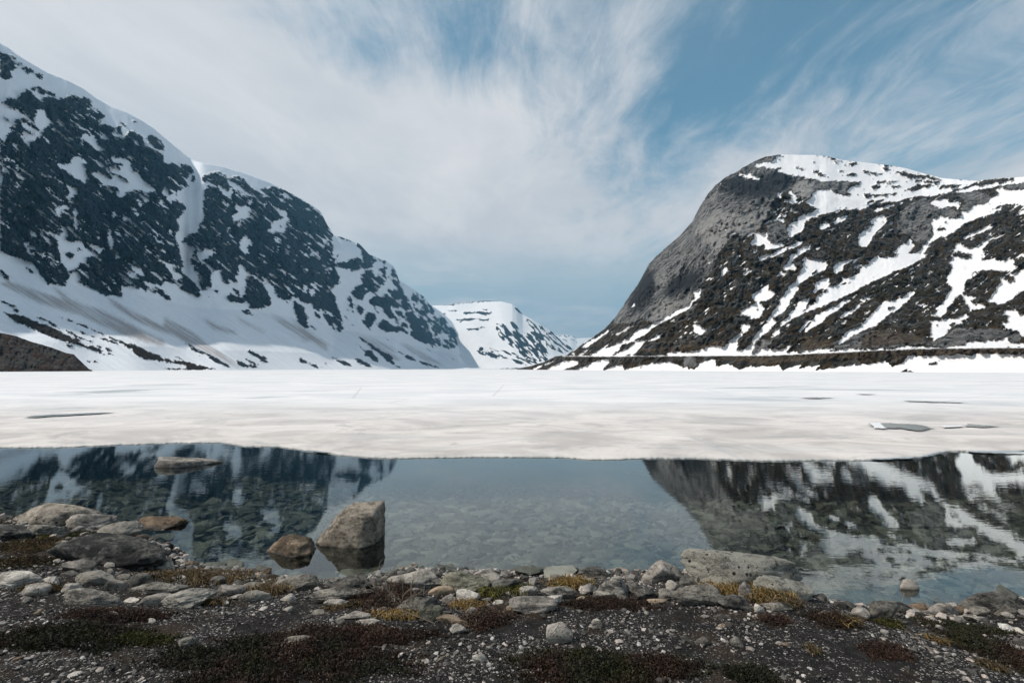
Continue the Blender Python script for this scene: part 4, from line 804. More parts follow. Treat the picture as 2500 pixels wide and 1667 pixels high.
matL = mountain_mat('left_mountain_surface', 1.0, (0.005, 0.013, 0.022), (0.050, 0.086, 0.120), (0.030, 0.022, 0.018), snowc=(0.80, 0.82, 0.85), heathy=False, ang=0.65)
cols = np.concatenate([np.linspace(-3200, -60, 60), np.arange(-50, 1216, 2.3)])
mountain('left_mountain', cols, np.linspace(0, 1, 350), left_ridge, left_depth, cvL, matL, extra=left_extra, jag=0.8, relief=0.016)
# ---- heath hillside at the far left shore
cvH = Canvas(-60, 780, 300, 915, 0.0)
matH = mountain_mat('heath_surface', 0.6, (0.045, 0.04, 0.036), (0.10, 0.09, 0.08), (0.034, 0.021, 0.015), thr=0.0, bump=0.4)
HR = [(-60, 805), (0, 812), (38, 820), (80, 835), (122, 847), (163, 862), (180, 865), (191, 876), (205, 889), (216, 900), (225, 903.5)]
def hill_depth(px, s):
    return interp(px, [(-60, 330), (0, 350), (225, 420)]) + 0 * s + 130 * s * interp(px, [(-60, 1.0), (200, 0.5), (225, .1)])
mountain('heath_hillside', np.arange(-60, 226, 1.6), np.linspace(0, 1, 50), lambda p: interp(p, HR), hill_depth, cvH, matH, relief=0.02, jag=1.2)
# ---- mountain at the head of the valley and the pale one behind it
cvM = Canvas(1030, 725, 1410, 910, 1.0); cvM.paint(parse(MID)); cvM.blur('snow', 1)
MR = [(1030, 752), (1050, 746), (1079, 745), (1107, 742), (1146, 737), (1184, 734), (1219, 735), (1251, 742), (1261, 750), (1276, 767), (1299, 780), (1322, 794), (1349, 811), (1372, 832), (1400, 852), (1440, 880), (1470, 899)]
matM = mountain_mat('valley_head_surface', 5.0, (0.02, 0.028, 0.036), (0.06, 0.07, 0.08), (0.03, 0.032, 0.03), snowc=(0.82, 0.82, 0.83), amp=2.2)
def mid_depth(px, s): return interp(px, [(1030, 6800), (1300, 5600), (1470, 5200)]) * (1 + 0.30 * s + 0.10 * s * s) * (1 + 0.02 * pn2(px / 60, s * 3))
mountain('valley_head_mountain', np.arange(1030, 1471, 1.6), np.linspace(0, 1, 120), lambda p: interp(p, MR), mid_depth, cvM, matM, warp=3.0, relief=0.006, jag=0.6)
cvF = Canvas(1330, 800, 1540, 910, 1.0)
cvF.paint(parse("X28,0.14,0.6 Z:1340,815 1380,818 1412,822 1420,840 1390,835 1350,830"))
FR = [(1330, 835), (1350, 821), (1362, 818), (1378, 817), (1395, 819), (1408, 826), (1425, 825), (1445, 824), (1480, 822), (1530, 830)]
matF = mountain_mat('far_mountain_surface', 9.0, (0.05, 0.06, 0.07), (0.09, 0.1, 0.11), (0.05, 0.05, 0.05))
mountain('far_mountain', np.arange(1330, 1531, 2.5), np.linspace(0, 1, 40), lambda p: interp(p, FR), lambda px, s: 9200 * (1 + 0.25 * s) + 0 * px, cvF, matF, warp=2, relief=0.006, jag=0.5)
# ---- right mountain
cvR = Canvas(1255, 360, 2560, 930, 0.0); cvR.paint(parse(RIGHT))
cvR.rag(-32, 1.7, seed=9.0)
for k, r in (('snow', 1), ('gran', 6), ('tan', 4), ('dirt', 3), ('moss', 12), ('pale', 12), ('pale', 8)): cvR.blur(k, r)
RR = [(1262, 901), (1299, 893), (1337, 880), (1358, 869), (1384, 867), (1400, 854), (1438, 830), (1476, 803), (1503, 774), (1522, 745), (1543, 713), (1555, 698), (1568, 675), (1584, 644), (1601, 627), (1615, 614), (1630, 600), (1642, 591), (1668, 566), (1691, 540), (1703, 515), (1726, 477), (1745, 454), (1768, 436), (1806, 415), (1831, 400), (1843, 394), (1868, 383), (1899, 378), (1987, 379), (2016, 381), (2054, 391), (2098, 396), (2176, 404), (2215, 412), (2253, 423), (2291, 433), (2310, 436), (2383, 442), (2425, 436), (2469, 434), (2500, 432)]
ROAD = [(1262, 905), (1358, 870), (1453, 870), (1700, 869), (1872, 868), (1968, 864), (2100, 858), (2234, 851.5), (2500, 849)]
RD0 = [(1262, 1500), (1300, 1150), (1400, 820), (1550, 600), (1700, 480), (2030, 345), (2500, 270)]
RDR = [(1262, 1600), (1361, 900), (1400, 1000), (1600, 1150), (1800, 1150), (2000, 1300), (2250, 1350), (2383, 1150), (2500, 1000)]
def rex(px, tab, p0=2500): return np.where(px > p0, tab[-1][1] * 1250.0 / np.maximum(px - 1250, 1), interp(px, tab))
def right_ridge(px): return np.where(px > 2500, 900 - 468 * (px - 1250) / 1250.0, interp(px, RR))
def road_y(px): return np.where(px > 2500, 900 - 51 * (px - 1250) / 1250.0, interp(px, ROAD))
RSR = 0.34     # share of the rows that lie below the road
def right_grid(px, s):
    d0 = rex(px, RD0); dr = rex(px, RDR); yr = right_ridge(px); yb = y_of(-0.5, d0); yd = np.maximum(road_y(px), yr + 0.5)
    droad = d0 + 30 * d0 / 400.0
    return d0, dr, yr, yb, yd, droad
def right_depth(px, s):
    d0, dr, yr, yb, yd, droad = right_grid(px, s)
    sr = np.clip((yb - yd) / np.maximum(yb - yr, 0.1), 0, 0.98)
    t = np.clip((s - sr) / (1 - sr), 0, 1)
    tt = interp(t, [(0, 0), (.15, .09), (.5, .34), (.8, .62), (1, 1)])
    bulge = 1 + 0.05 * pn2(px / 170.0, s * 1.3) * np.clip(t * 4, 0, 1)
    up = droad + 9 + (np.maximum(dr, droad + 20) - droad - 9) * tt * bulge
    lo = d0 + (droad - d0) * np.clip(s / np.maximum(sr, 1e-3), 0, 1)
    return np.where(s <= sr, lo, up)
def right_extra(ch, X, Y, S):
    rd = road_y(X)
    off = X > 2520
    nn = sst(fbm2(X / 60, Y / 30, 5, 0.6) + 0.05, -.03, .03)
    ch['snow'] = np.where(off, nn, ch['snow'])
    a = radians(-35); u = X * cos(a) + Y * sin(a); v = -X * sin(a) + Y * cos(a)
    n = 0.9 * fbm2(u / 44, v / 6.5, 5, 0.62) + 0.35 * fbm2(X / 12, Y / 10, 4, .6)
    rock = ch['snow'] < 0.35
    ch['snow'] = np.where(rock & (ch['gran'] < .4) & (ch['tan'] < .4) & (Y < rd - 12), np.maximum(ch['snow'], sst(n, 0.235, 0.29)), ch['snow'])
    n2 = fbm2(X / 9, Y / 5, 3, 0.6)
    ch['snow'] = np.where((ch['snow'] > 0.7) & (Y < 560) & (n2 > 0.52), 0.15, ch['snow'])
    line = np.exp(-((Y - rd + 0.8) / 1.3) ** 2) * (X > 1370)
    ch['snow'] = np.clip(ch['snow'] + line, 0, 1)
    ch['snow'] = np.where((Y > rd + 1.2) & (Y < rd + 7), np.minimum(ch['snow'], 0.15), ch['snow'])
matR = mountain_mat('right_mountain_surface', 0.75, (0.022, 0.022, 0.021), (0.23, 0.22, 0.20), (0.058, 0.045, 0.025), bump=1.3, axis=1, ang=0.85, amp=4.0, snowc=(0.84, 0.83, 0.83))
cols = np.concatenate([np.arange(1262, 2521, 2.2), np.linspace(2530, 4600, 60)])
rows = np.concatenate([np.linspace(0, 0.2, 90, endpoint=False), np.linspace(0.2, 1, 240)])
mountain('right_mountain', cols, rows, right_ridge, right_depth, cvR, matR, warp=4.0, relief=0.027, extra=right_extra, jag=2.4, wang=-38)
# ------------------------------------------------------------------ shore, lake bed
SHP = [(-1500, 1215), (-300, 1250), (0, 1268), (120, 1283), (240, 1303), (340, 1318), (430, 1345), (480, 1388), (600, 1405), (760, 1432), (900, 1425), (1000, 1402), (1250, 1408), (1450, 1402), (1600, 1412), (1700, 1405), (1850, 1436), (1960, 1465), (2080, 1492), (2250, 1500), (2400, 1486), (2500, 1476), (2900, 1450), (4500, 1400)]
_sx = []; _sy = []
for px_, py_ in SHP:
    rx, rz = ray(px_, py_); D_ = -CAMZ / float(rz); _sx.append(float(rx) * D_); _sy.append(D_)
def shore_y(x): return np.interp(x, _sx, _sy)
def ground_z(x, y):
    x = np.asarray(x, float); y = np.asarray(y, float)
    s = (shore_y(x) - y) + 0.10 * fbm2(x * 2.2, y * 2.2, 3)
    land = 0.02 + 0.52 * (1 - np.exp(-np.maximum(s, 0) / 1.15)) + 0.05 * np.maximum(s - 3, 0)
    bed = -0.03 - 1.25 * (1 - np.exp(np.minimum(s, 0) / 5.5)) - 0.06 * np.minimum(-np.minimum(s, 0), 1) + 0.03 * np.minimum(np.minimum(s, 0) + 12, 0)
    z = np.where(s > 0, land, bed)
    return z + 0.035 * fbm2(x * 1.7 + 4, y * 1.7, 4, .5) + 0.012 * fbm2(x * 9, y * 9, 3, .55)
def hit(px, py, minz=None):
    rx, rz = ray(px, py); rx = float(rx); rz = float(rz); D = 1.2
    for _ in range(4000):
        D += 0.01; z = float(ground_z(rx * D, D))
        if minz is not None: z = max(z, minz)
        if CAMZ + rz * D <= z: break
        if D > 40: break
    return rx * D, D, z
def ground_z1(x, y): return float(ground_z(x, y))
m, nt, out = MAT('shore_soil'); g = N(nt, 'ShaderNodeNewGeometry'); pos = g.outputs['Position']
sp = N(nt, 'ShaderNodeSeparateXYZ'); LK(nt, pos, sp.inputs[0])
n1 = NOISE(nt, pos, 2.2, 6, 0.6); n2 = NOISE(nt, pos, 14, 5, 0.65); n3 = NOISE(nt, pos, 60, 3, 0.6)
soil = MIX(nt, SMOOTH(nt, n2, 0.35, 0.7), (0.006, 0.005, 0.0045), (0.030, 0.025, 0.022))
wp = N(nt, 'ShaderNodeVectorMath', operation='MULTIPLY_ADD'); LK(nt, NOISE(nt, pos, 30, 3, 0.6, 0, True), wp.inputs[0]); wp.inputs[1].default_value = (0.03, 0.03, 0.03); LK(nt, pos, wp.inputs[2])
chips = []
for k_, sc_, th_ in ((0, 48, 0.74), (1, 105, 0.72)):
    vc = VORO(nt, wp.outputs[0], sc_, 'Color'); vs = N(nt, 'ShaderNodeSeparateColor'); LK(nt, vc, vs.inputs[0])
    vd = VORO(nt, wp.outputs[0], sc_, 'Distance')
    chips.append((MATH(nt, 'MULTIPLY', SMOOTH(nt, MATH(nt, 'ADD', vs.outputs[0], MATH(nt, 'MULTIPLY', MATH(nt, 'SUBTRACT', n1, 0.5), 1.5)), th_, th_ + .04), SMOOTH(nt, MATH(nt, 'ADD', vd, MATH(nt, 'MULTIPLY', vs.outputs[1], 0.25)), 0.42, 0.55, 1, 0)), vs.outputs[2]))
chip = MATH(nt, 'MAXIMUM', chips[0][0], chips[1][0])
chipc = MIX(nt, chips[1][1], (0.07, 0.062, 0.055), (0.52, 0.48, 0.44))
land = MIX(nt, chip, soil, chipc)
land = MIX(nt, SMOOTH(nt, NOISE(nt, pos, 1.3, 4, 0.6), 0.53, 0.62, 0, 0.8), land, (0.035, 0.022, 0.012))
bedc = MIX(nt, SMOOTH(nt, n2, 0.3, 0.7), (0.035, 0.040, 0.033), (0.17, 0.17, 0.14))
bedc = MIX(nt, MATH(nt, 'MULTIPLY', chip, 0.5), bedc, (0.20, 0.20, 0.18))
wet = SMOOTH(nt, sp.outputs[2], -0.02, 0.05)
col = MIX(nt, wet, bedc, land)
col = MIX(nt, SMOOTH(nt, sp.outputs[2], 0.0, 0.07, 0.55, 0.0), col, (0.012, 0.010, 0.008))
PRIN(nt, out, col, 0.9, BUMP(nt, MATH(nt, 'ADD', MATH(nt, 'MULTIPLY', n2, 1.0), MATH(nt, 'SUBTRACT', n3, vd)), 0.9, 0.012), 0.25)
matG = m
xs = np.concatenate([-np.geomspace(4000, 20, 26), np.arange(-19, -6, 0.12), np.arange(-6, 6, 0.032), np.arange(6, 19, 0.12), np.geomspace(20, 4000, 26)])
ys = np.concatenate([-np.geomspace(3000, 0.6, 26), np.arange(-0.3, 1.9, 0.15), np.arange(1.9, 7.3, 0.032), np.arange(7.3, 17, 0.10), np.linspace(17.5, 60, 20)])
GX, GY = np.meshgrid(xs, ys); GZ = ground_z(GX, GY)
far = np.clip((np.abs(GX) - 30) / 200, 0, 1); GZ = np.where(GZ > 0, np.minimum(GZ, 3.0), GZ)
ground = mesh_obj('ground', np.stack([GX, GY, GZ], -1).reshape(-1, 3), grid_faces(*GX.shape), matG)
tag(ground, kind='structure')
# ------------------------------------------------------------------ water
m, nt, out = MAT('lake_water'); g = N(nt, 'ShaderNodeNewGeometry'); pos = g.outputs['Position']
wv = NOISE(nt, MAPV(nt, pos, (1.0, 2.4, 1), (0, 0, radians(8))), 3.2, 3, 0.5)
wv2 = NOISE(nt, MAPV(nt, pos, (1.0, 1.7, 1), (0, 0, radians(-12))), 13.0, 2, 0.5)
calm = SMOOTH(nt, NOISE(nt, pos, 0.22, 2, 0.5), 0.35, 0.65, 0.25, 1.0)
hgt = MATH(nt, 'MULTIPLY', MATH(nt, 'ADD', wv, MATH(nt, 'MULTIPLY', wv2, 0.22)), calm)
bn = BUMP(nt, hgt, 1.0, 0.0013)
fr = N(nt, 'ShaderNodeFresnel', i_IOR=1.40); LK(nt, bn, fr.inputs['Normal'])
gl = N(nt, 'ShaderNodeBsdfGlossy'); gl.inputs['Roughness'].default_value = 0.012; LK(nt, bn, gl.inputs['Normal']); gl.inputs['Color'].default_value = (0.93, 0.98, 0.97, 1)
tr = N(nt, 'ShaderNodeBsdfTransparent'); tr.inputs[0].default_value = (0.68, 0.735, 0.71, 1)
mx = N(nt, 'ShaderNodeMixShader'); LK(nt, MATH(nt, 'MULTIPLY', fr.outputs[0], 1.5, clamp=True), mx.inputs[0]); LK(nt, tr.outputs[0], mx.inputs[1]); LK(nt, gl.outputs[0], mx.inputs[2])
LK(nt, mx.outputs[0], out.inputs['Surface']); matW = m
wxs = np.array([-60., 60.]); wys = np.array([2.2, 40.]); WX, WY = np.meshgrid(wxs, wys)
water = mesh_obj('water', np.stack([WX, WY, WX * 0], -1).reshape(-1, 3), grid_faces(2, 2), matW, smooth=False); tag(water, kind='structure')
# ------------------------------------------------------------------ ice on the lake
m, nt, out = MAT('lake_ice'); g = N(nt, 'ShaderNodeNewGeometry'); pos = g.outputs['Position']
sp = N(nt, 'ShaderNodeSeparateXYZ'); LK(nt, pos, sp.inputs[0])
lp = N(nt, 'ShaderNodeVectorMath', operation='LENGTH'); LK(nt, pos, lp.inputs[0]); dist = lp.outputs['Value']
nb = NOISE(nt, MAPV(nt, pos, (1, 1.6, 1)), 0.11, 6, 0.6, 0.5)
nm = NOISE(nt, MAPV(nt, pos, (1, 1.3, 1), (0, 0, 0.1)), 0.28, 9, 0.66, 0.9)
nf = NOISE(nt, pos, 9, 5, 0.6)
near = SMOOTH(nt, MATH(nt, 'ADD', sp.outputs[1], MATH(nt, 'MULTIPLY', nb, 14)), 20, 44, 1, 0)
white = MIX(nt, SMOOTH(nt, nb, 0.35, 0.65), (0.67, 0.675, 0.69), (0.80, 0.78, 0.77))
beige = MIX(nt, SMOOTH(nt, nm, 0.32, 0.68), (0.46, 0.425, 0.40), (0.74, 0.68, 0.635))
c = MIX(nt, near, white, beige)
pn_ = NOISE(nt, MAPV(nt, pos, (1, 1.5, 1), (0, 0, 0.15), (13, 4, 0)), 0.055, 7, 0.62, 0.8)
c = MIX(nt, SMOOTH(nt, pn_, 0.60, 0.70, 0, 0.55), c, (0.42, 0.49, 0.53))
pn2_ = NOISE(nt, MAPV(nt, pos, (0.8, 1.3, 1), (0, 0, -0.1), (3, 24, 0)), 0.035, 8, 0.66, 1.0)
c = MIX(nt, SMOOTH(nt, pn2_, 0.60, 0.68, 0, 0.6), c, (0.26, 0.31, 0.33))
pn3_ = NOISE(nt, MAPV(nt, pos, (0.5, 1.6, 1), (0, 0, 0.04), (33, 4, 0)), 0.09, 9, 0.70, 0.7)
c = MIX(nt, SMOOTH(nt, pn3_, 0.56, 0.66, 0, 0.42), c, (0.40, 0.44, 0.46))
hair = NOISE(nt, MAPV(nt, pos, (0.35, 1.9, 1), (0, 0, 0.05)), 0.6, 8, 0.7, 0.3)
c = MIX(nt, SMOOTH(nt, hair, 0.62, 0.72, 0, 0.5), c, (0.34, 0.36, 0.37))
streak = NOISE(nt, MAPV(nt, pos, (1, 1.4, 1), (0, 0, 0.2), (40, 9, 0)), 0.5, 9, 0.72, 1.2)
c = MIX(nt, MATH(nt, 'MULTIPLY', SMOOTH(nt, streak, 0.52, 0.66, 0, 0.6), near), c, (0.36, 0.35, 0.34))
crk = VORO(nt, MAPV(nt, pos, (1, 1, 1)), 0.045, 'Distance', 'DISTANCE_TO_EDGE')
c = MIX(nt, SMOOTH(nt, crk, 0.0, 0.006, 0.4, 0.0), c, (0.40, 0.44, 0.46))
side = SMOOTH(nt, MATH(nt, 'ADD', sp.outputs[2], MATH(nt, 'MULTIPLY', MATH(nt, 'SUBTRACT', NOISE(nt, pos, 2.0, 5, 0.7), 0.5), 0.06)), 0.0, 0.045)
c = MIX(nt, side, (0.38, 0.385, 0.37), c)
PRIN(nt, out, c, SMOOTH(nt, pn_, 0.5, 0.7, 0.85, 0.5), BUMP(nt, MATH(nt, 'ADD', nm, MATH(nt, 'MULTIPLY', nf, 0.25)), 0.35, 0.035), 0.25)
matI = m
IE = [(-3000, 1092), (-60, 1090), (0, 1089), (150, 1089), (300, 1082), (440, 1078), (540, 1077), (600, 1086), (680, 1087), (750, 1096), (800, 1103), (850, 1109), (900, 1113), (960, 1115), (1150, 1112), (1250, 1112), (1380, 1113), (1440, 1118), (1500, 1118), (1560, 1115), (1700, 1115), (1840, 1120), (1900, 1121), (2010, 1119), (2080, 1120), (2150, 1118), (2250, 1113), (2290, 1103), (2320, 1098), (2400, 1100), (2500, 1097), (2600, 1097), (5000, 1100)]
icx = np.concatenate([np.linspace(-3000, -80, 30), np.arange(-70, 2570, 4.0), np.linspace(2600, 5000, 30)])
iey = interp(icx, IE) + 1.8 * fbm2(icx / 28, icx * 0 + 2, 4, 0.6) + 1.1 * fbm2(icx / 7, icx * 0 + 5, 3, 0.6)
rx, rz = ray(icx, iey); d0 = -(CAMZ - 0.05) / rz
fac = np.concatenate([[0, 0.0015, 0.005, 0.013, 0.03], np.geomspace(0.06, 3, 60), np.geomspace(3.3, 900, 60)])
zt = np.concatenate([[-0.05, 0.0, 0.022, 0.042, 0.056], np.full(120, 0.065)])
dd = d0[None, :] * (1 + fac[:, None]); dd[0] += 0.25
dd = np.minimum(dd, 11500)
IX = rx[None, :] * dd; IY = dd; IZ = zt[:, None] + 0 * dd
und = 0.026 * fbm2(IX * 0.30, IY * 0.45, 5, 0.55) + 0.004 * fbm2(IX * 3, IY * 4, 3)
IZ = IZ + np.where(fac[:, None] > 0.01, und * np.clip(fac[:, None] * 8, 0, 1), 0)
ice = mesh_obj('ice_sheet', np.stack([IX, IY, IZ], -1).reshape(-1, 3), grid_faces(*IX.shape), matI); tag(ice, kind='structure')
# dark meltwater lying in hollows of the ice
m, nt, out = MAT('melt_water'); g = N(nt, 'ShaderNodeNewGeometry')
nn_ = NOISE(nt, g.outputs['Position'], 1.5, 5, 0.6)
def RIMMED(nt, out, col, rough, sc_=1.6):
    a = N(nt, 'ShaderNodeAttribute', attribute_name='rim'); s_ = N(nt, 'ShaderNodeSeparateColor'); LK(nt, a.outputs['Color'], s_.inputs[0]); g_ = N(nt, 'ShaderNodeNewGeometry')
    e_ = SMOOTH(nt, MATH(nt, 'ADD', s_.outputs[0], MATH(nt, 'MULTIPLY', MATH(nt, 'SUBTRACT', NOISE(nt, MAPV(nt, g_.outputs['Position'], (1, 1.5, 1)), sc_, 7, 0.7), 0.5), 2.2)), 0.25, 0.62)
    p = PRIN(nt, out, col, rough, None, 0.4); tr_ = N(nt, 'ShaderNodeBsdfTransparent'); mx_ = N(nt, 'ShaderNodeMixShader')
    LK(nt, e_, mx_.inputs[0]); LK(nt, tr_.outputs[0], mx_.inputs[1]); LK(nt, p.outputs[0], mx_.inputs[2]); LK(nt, mx_.outputs[0], out.inputs['Surface'])
RIMMED(nt, out, MIX(nt, nn_, (0.17, 0.195, 0.19), (0.36, 0.385, 0.375)), 0.22); matMelt = m
m, nt, out = MAT('clean_snow'); g = N(nt, 'ShaderNodeNewGeometry')
RIMMED(nt, out, MIX(nt, NOISE(nt, g.outputs['Position'], 4, 4), (0.70, 0.70, 0.72), (0.80, 0.79, 0.79)), 0.8, 4.0); matSnow = m
def on_ice(name, pts, zc, mat, thick=0.0):
    P = np.array(pts, float); n = len(P); q = []
    for i in range(n):
        a, b = P[i], P[(i + 1) % n]
        for t in np.linspace(0, 1, 5, endpoint=False): q.append(a * (1 - t) + b * t)
    q = np.array(q); q[:, 0] += 5.0 * fbm2(q[:, 0] / 6, q[:, 1] / 2, 3); q[:, 1] += 0.9 * fbm2(q[:, 0] / 6 + 9, q[:, 1] / 2, 3)
    rx, rz = ray(q[:, 0], q[:, 1]); D = (zc - CAMZ) / rz; k = len(q)
    V = np.stack([rx * D, D, np.full(k, zc)], 1); c = V.mean(0)
    V = np.vstack([V, c[None]]); V[:k, 2] -= 0.03
    inner = c + (V[:k] - c) * 0.55; inner[:, 2] = zc; V[:k, 2] = zc
    V = np.vstack([V, inner]); F = []
    for i in range(k):
        j = (i + 1) % k; F += [(i, j, k + 1 + j), (i, k + 1 + j, k + 1 + i), (k + 1 + i, k + 1 + j, k)]
    rm_ = np.ones((len(V), 4)); rm_[:k, :3] = 0
    o = mesh_obj(name, V, F, mat, smooth=False, attrs={'rim': rm_}); tag(o, kind='structure'); return o
for pts in ([(2103, 1032), (2150, 1030), (2225, 1033), (2282, 1039), (2290, 1046), (2255, 1053), (2222, 1050), (2205, 1046), (2130, 1045), (2112, 1040)],
            [(2352, 1032), (2390, 1036), (2462, 1041), (2400, 1043), (2350, 1041)],
            [(40, 1019), (75, 1014), (120, 1011), (200, 1008), (330, 1003), (260, 1009), (170, 1014), (110, 1017), (65, 1021)],
            [(2196, 977), (2260, 979), (2370, 982), (2370, 984), (2290, 983), (2200, 979.5)],
            [(1935, 971), (1990, 969), (2050, 971), (1995, 974)],
            [(2080, 961), (2150, 962), (2110, 963.2)],
            ):
    on_ice('melt_pool', pts, 0.102, matMelt)
on_ice('snow_bridge', [(2119, 1030), (2148, 1030), (2170, 1047), (2133, 1046)], 0.112, matSnow)
on_ice('snow_bridge', [(2290, 1038), (2350, 1037), (2362, 1041), (2300, 1043)], 0.112, matSnow)
# thin glassy ice shelf pushed out from the edge on the right
m, nt, out = MAT('thin_ice'); g = N(nt, 'ShaderNodeNewGeometry')
RIMMED(nt, out, MIX(nt, NOISE(nt, g.outputs['Position'], 3, 5), (0.22, 0.28, 0.33), (0.5, 0.55, 0.58)), 0.25, 3.0); matThin = m
on_ice('ice_shelf', [(2050, 1113), (2130, 1108), (2260, 1098), (2330, 1099), (2290, 1112), (2220, 1120), (2120, 1123), (2060, 1121)], 0.03, matThin)
on_ice('ice_shelf', [(2310, 1098), (2420, 1100), (2500, 1101), (2580, 1104), (2440, 1107), (2370, 1104)], 0.03, matThin)
on_ice('ice_shelf', [(720, 1098), (800, 1100), (850, 1101), (820, 1106), (780, 1104)], 0.03, matThin)
# ------------------------------------------------------------------ rock materials
def rock_mat(name, dark, light, lich=0.35, pits=0.0, band=0.3, sc=1.0, white=0.2):
    m, nt, out = MAT(name)
    tc = N(nt, 'ShaderNodeTexCoord'); oi = N(nt, 'ShaderNodeObjectInfo'); g = N(nt, 'ShaderNodeNewGeometry')
    sz = N(nt, 'ShaderNodeSeparateXYZ'); LK(nt, g.outputs['Position'], sz.inputs[0])
    off = N(nt, 'ShaderNodeVectorMath', operation='ADD'); LK(nt, g.outputs['Position'], off.inputs[0])
    cx = N(nt, 'ShaderNodeCombineXYZ'); LK(nt, MATH(nt, 'MULTIPLY', oi.outputs['Random'], 37.0), cx.inputs[2]); LK(nt, cx.outputs[0], off.inputs[1])
    v = off.outputs[0]
    a = NOISE(nt, v, 5 * sc, 7, 0.65, 0.4); b = NOISE(nt, v, 34 * sc, 6, 0.7); c = NOISE(nt, v, 130 * sc, 3, 0.7)
    bd = NOISE(nt, MAPV(nt, v, (1.2, 1.2, 7), (0.5, 0.3, 0)), 6 * sc, 5, 0.6, 0.5)
    t = MATH(nt, 'ADD', MATH(nt, 'MULTIPLY', a, 1 - band), MATH(nt, 'MULTIPLY', bd, band))
    t = MATH(nt, 'ADD', MATH(nt, 'MULTIPLY', t, 0.65), MATH(nt, 'MULTIPLY', b, 0.35))
    t = MATH(nt, 'ADD', t, MATH(nt, 'MULTIPLY', MATH(nt, 'SUBTRACT', oi.outputs['Random'], 0.5), 0.12))
    col = MIX(nt, SMOOTH(nt, t, 0.40, 0.58), dark, light)
    col = MIX(nt, SMOOTH(nt, b, 0.56, 0.66, 0, 0.75), col, tuple(x * 0.28 for x in dark))
    l1 = NOISE(nt, v, 8.5 * sc, 6, 0.7)
    col = MIX(nt, SMOOTH(nt, l1, 0.57, 0.63, 0, lich), col, (0.035, 0.036, 0.030))
    l2 = NOISE(nt, MAPV(nt, v, (1, 1, 1), (0, 0, 0), (5, 2, 9)), 11 * sc, 6, 0.7)
    col = MIX(nt, SMOOTH(nt, l2, 0.60, 0.68, 0, white), col, (0.40, 0.39, 0.36))
    h = MATH(nt, 'ADD', MATH(nt, 'MULTIPLY', b, 0.6), MATH(nt, 'MULTIPLY', a, 0.8)); h = MATH(nt, 'ADD', h, MATH(nt, 'MULTIPLY', c, 0.25))
    if pits:
        vv = VORO(nt, v, 17 * sc, 'Distance'); pm = MATH(nt, 'MULTIPLY', SMOOTH(nt, vv, 0.16, 0.26, 1, 0), SMOOTH(nt, NOISE(nt, v, 6, 2), 0.48, 0.56))
        col = MIX(nt, MATH(nt, 'MULTIPLY', pm, pits), col, (0.016, 0.016, 0.014)); h = MATH(nt, 'SUBTRACT', h, MATH(nt, 'MULTIPLY', pm, 1.2))
    wet = SMOOTH(nt, MATH(nt, 'ADD', sz.outputs[2], MATH(nt, 'MULTIPLY', a, 0.04)), 0.02, 0.06, 0.88, 0)
    col = MIX(nt, wet, col, (0.020, 0.017, 0.012))
    ro = MATH(nt, 'SUBTRACT', 0.88, MATH(nt, 'MULTIPLY', wet, 0.8))
    PRIN(nt, out, col, ro, BUMP(nt, h, 1.0, 0.040 / sc), 0.3); return m
RM = {'boulder_skin': rock_mat('rock_boulder', (0.085, 0.071, 0.054), (0.429, 0.365, 0.288), 0.4, pits=0.0, white=0.3), 'pale': rock_mat('rock_pale', (0.121, 0.109, 0.095), (0.553, 0.493, 0.426), 0.35), 'grey': rock_mat('rock_grey', (0.061, 0.056, 0.049), (0.332, 0.301, 0.253), 0.5),
      'tan': rock_mat('rock_tan', (0.098, 0.071, 0.047), (0.470, 0.358, 0.253), 0.35), 'dark': rock_mat('rock_dark', (0.017, 0.017, 0.016), (0.211, 0.198, 0.173), 0.6, white=0.35),
      'brown': rock_mat('rock_brown', (0.044, 0.030, 0.019), (0.262, 0.186, 0.122), 0.6), 'green': rock_mat('rock_green', (0.069, 0.068, 0.051), (0.332, 0.314, 0.236), 0.4, band=0.6),
      'white': rock_mat('rock_white', (0.211, 0.191, 0.169), (0.774, 0.704, 0.611), 0.3), 'lichen': rock_mat('rock_lichen', (0.065, 0.060, 0.051), (0.498, 0.448, 0.380), 0.9, band=0.5, white=0.8),
      'pocked': rock_mat('rock_pocked', (0.056, 0.054, 0.045), (0.346, 0.326, 0.275), 0.7, pits=0.95), 'pocked_pale': rock_mat('rock_pocked_pale', (0.105, 0.090, 0.071), (0.498, 0.429, 0.346), 0.45, pits=0.9),
      'striped': rock_mat('rock_striped', (0.057, 0.053, 0.049), (0.456, 0.416, 0.357), 0.4, band=0.85)}
for mm_ in (0,):
    bm_m, nt, out = MAT('bed_stone_surface'); g = N(nt, 'ShaderNodeNewGeometry'); oi = N(nt, 'ShaderNodeObjectInfo')
    a = NOISE(nt, g.outputs['Position'], 9, 6, 0.65); rr = MATH(nt, 'ADD', MATH(nt, 'MULTIPLY', a, 0.6), MATH(nt, 'MULTIPLY', oi.outputs['Random'], 0.5))
    rr = MATH(nt, 'ADD', rr, MATH(nt, 'MULTIPLY', NOISE(nt, g.outputs['Position'], 2.5, 2), 0.0))
    c = MIX(nt, SMOOTH(nt, rr, 0.25, 0.85), (0.07, 0.075, 0.06), (0.29, 0.285, 0.24))
    PRIN(nt, out, c, 0.8, BUMP(nt, a, 0.6, 0.02), 0.2)
import bmesh
_ico = {}
def ico(n):
    if n not in _ico:
        b = bmesh.new(); bmesh.ops.create_icosphere(b, subdivisions=n, radius=1.0)
        b.verts.ensure_lookup_table(); _ico[n] = (np.array([v.co[:] for v in b.verts]), np.array([[v.index for v in f.verts] for f in b.faces])); b.free()
    return _ico[n]
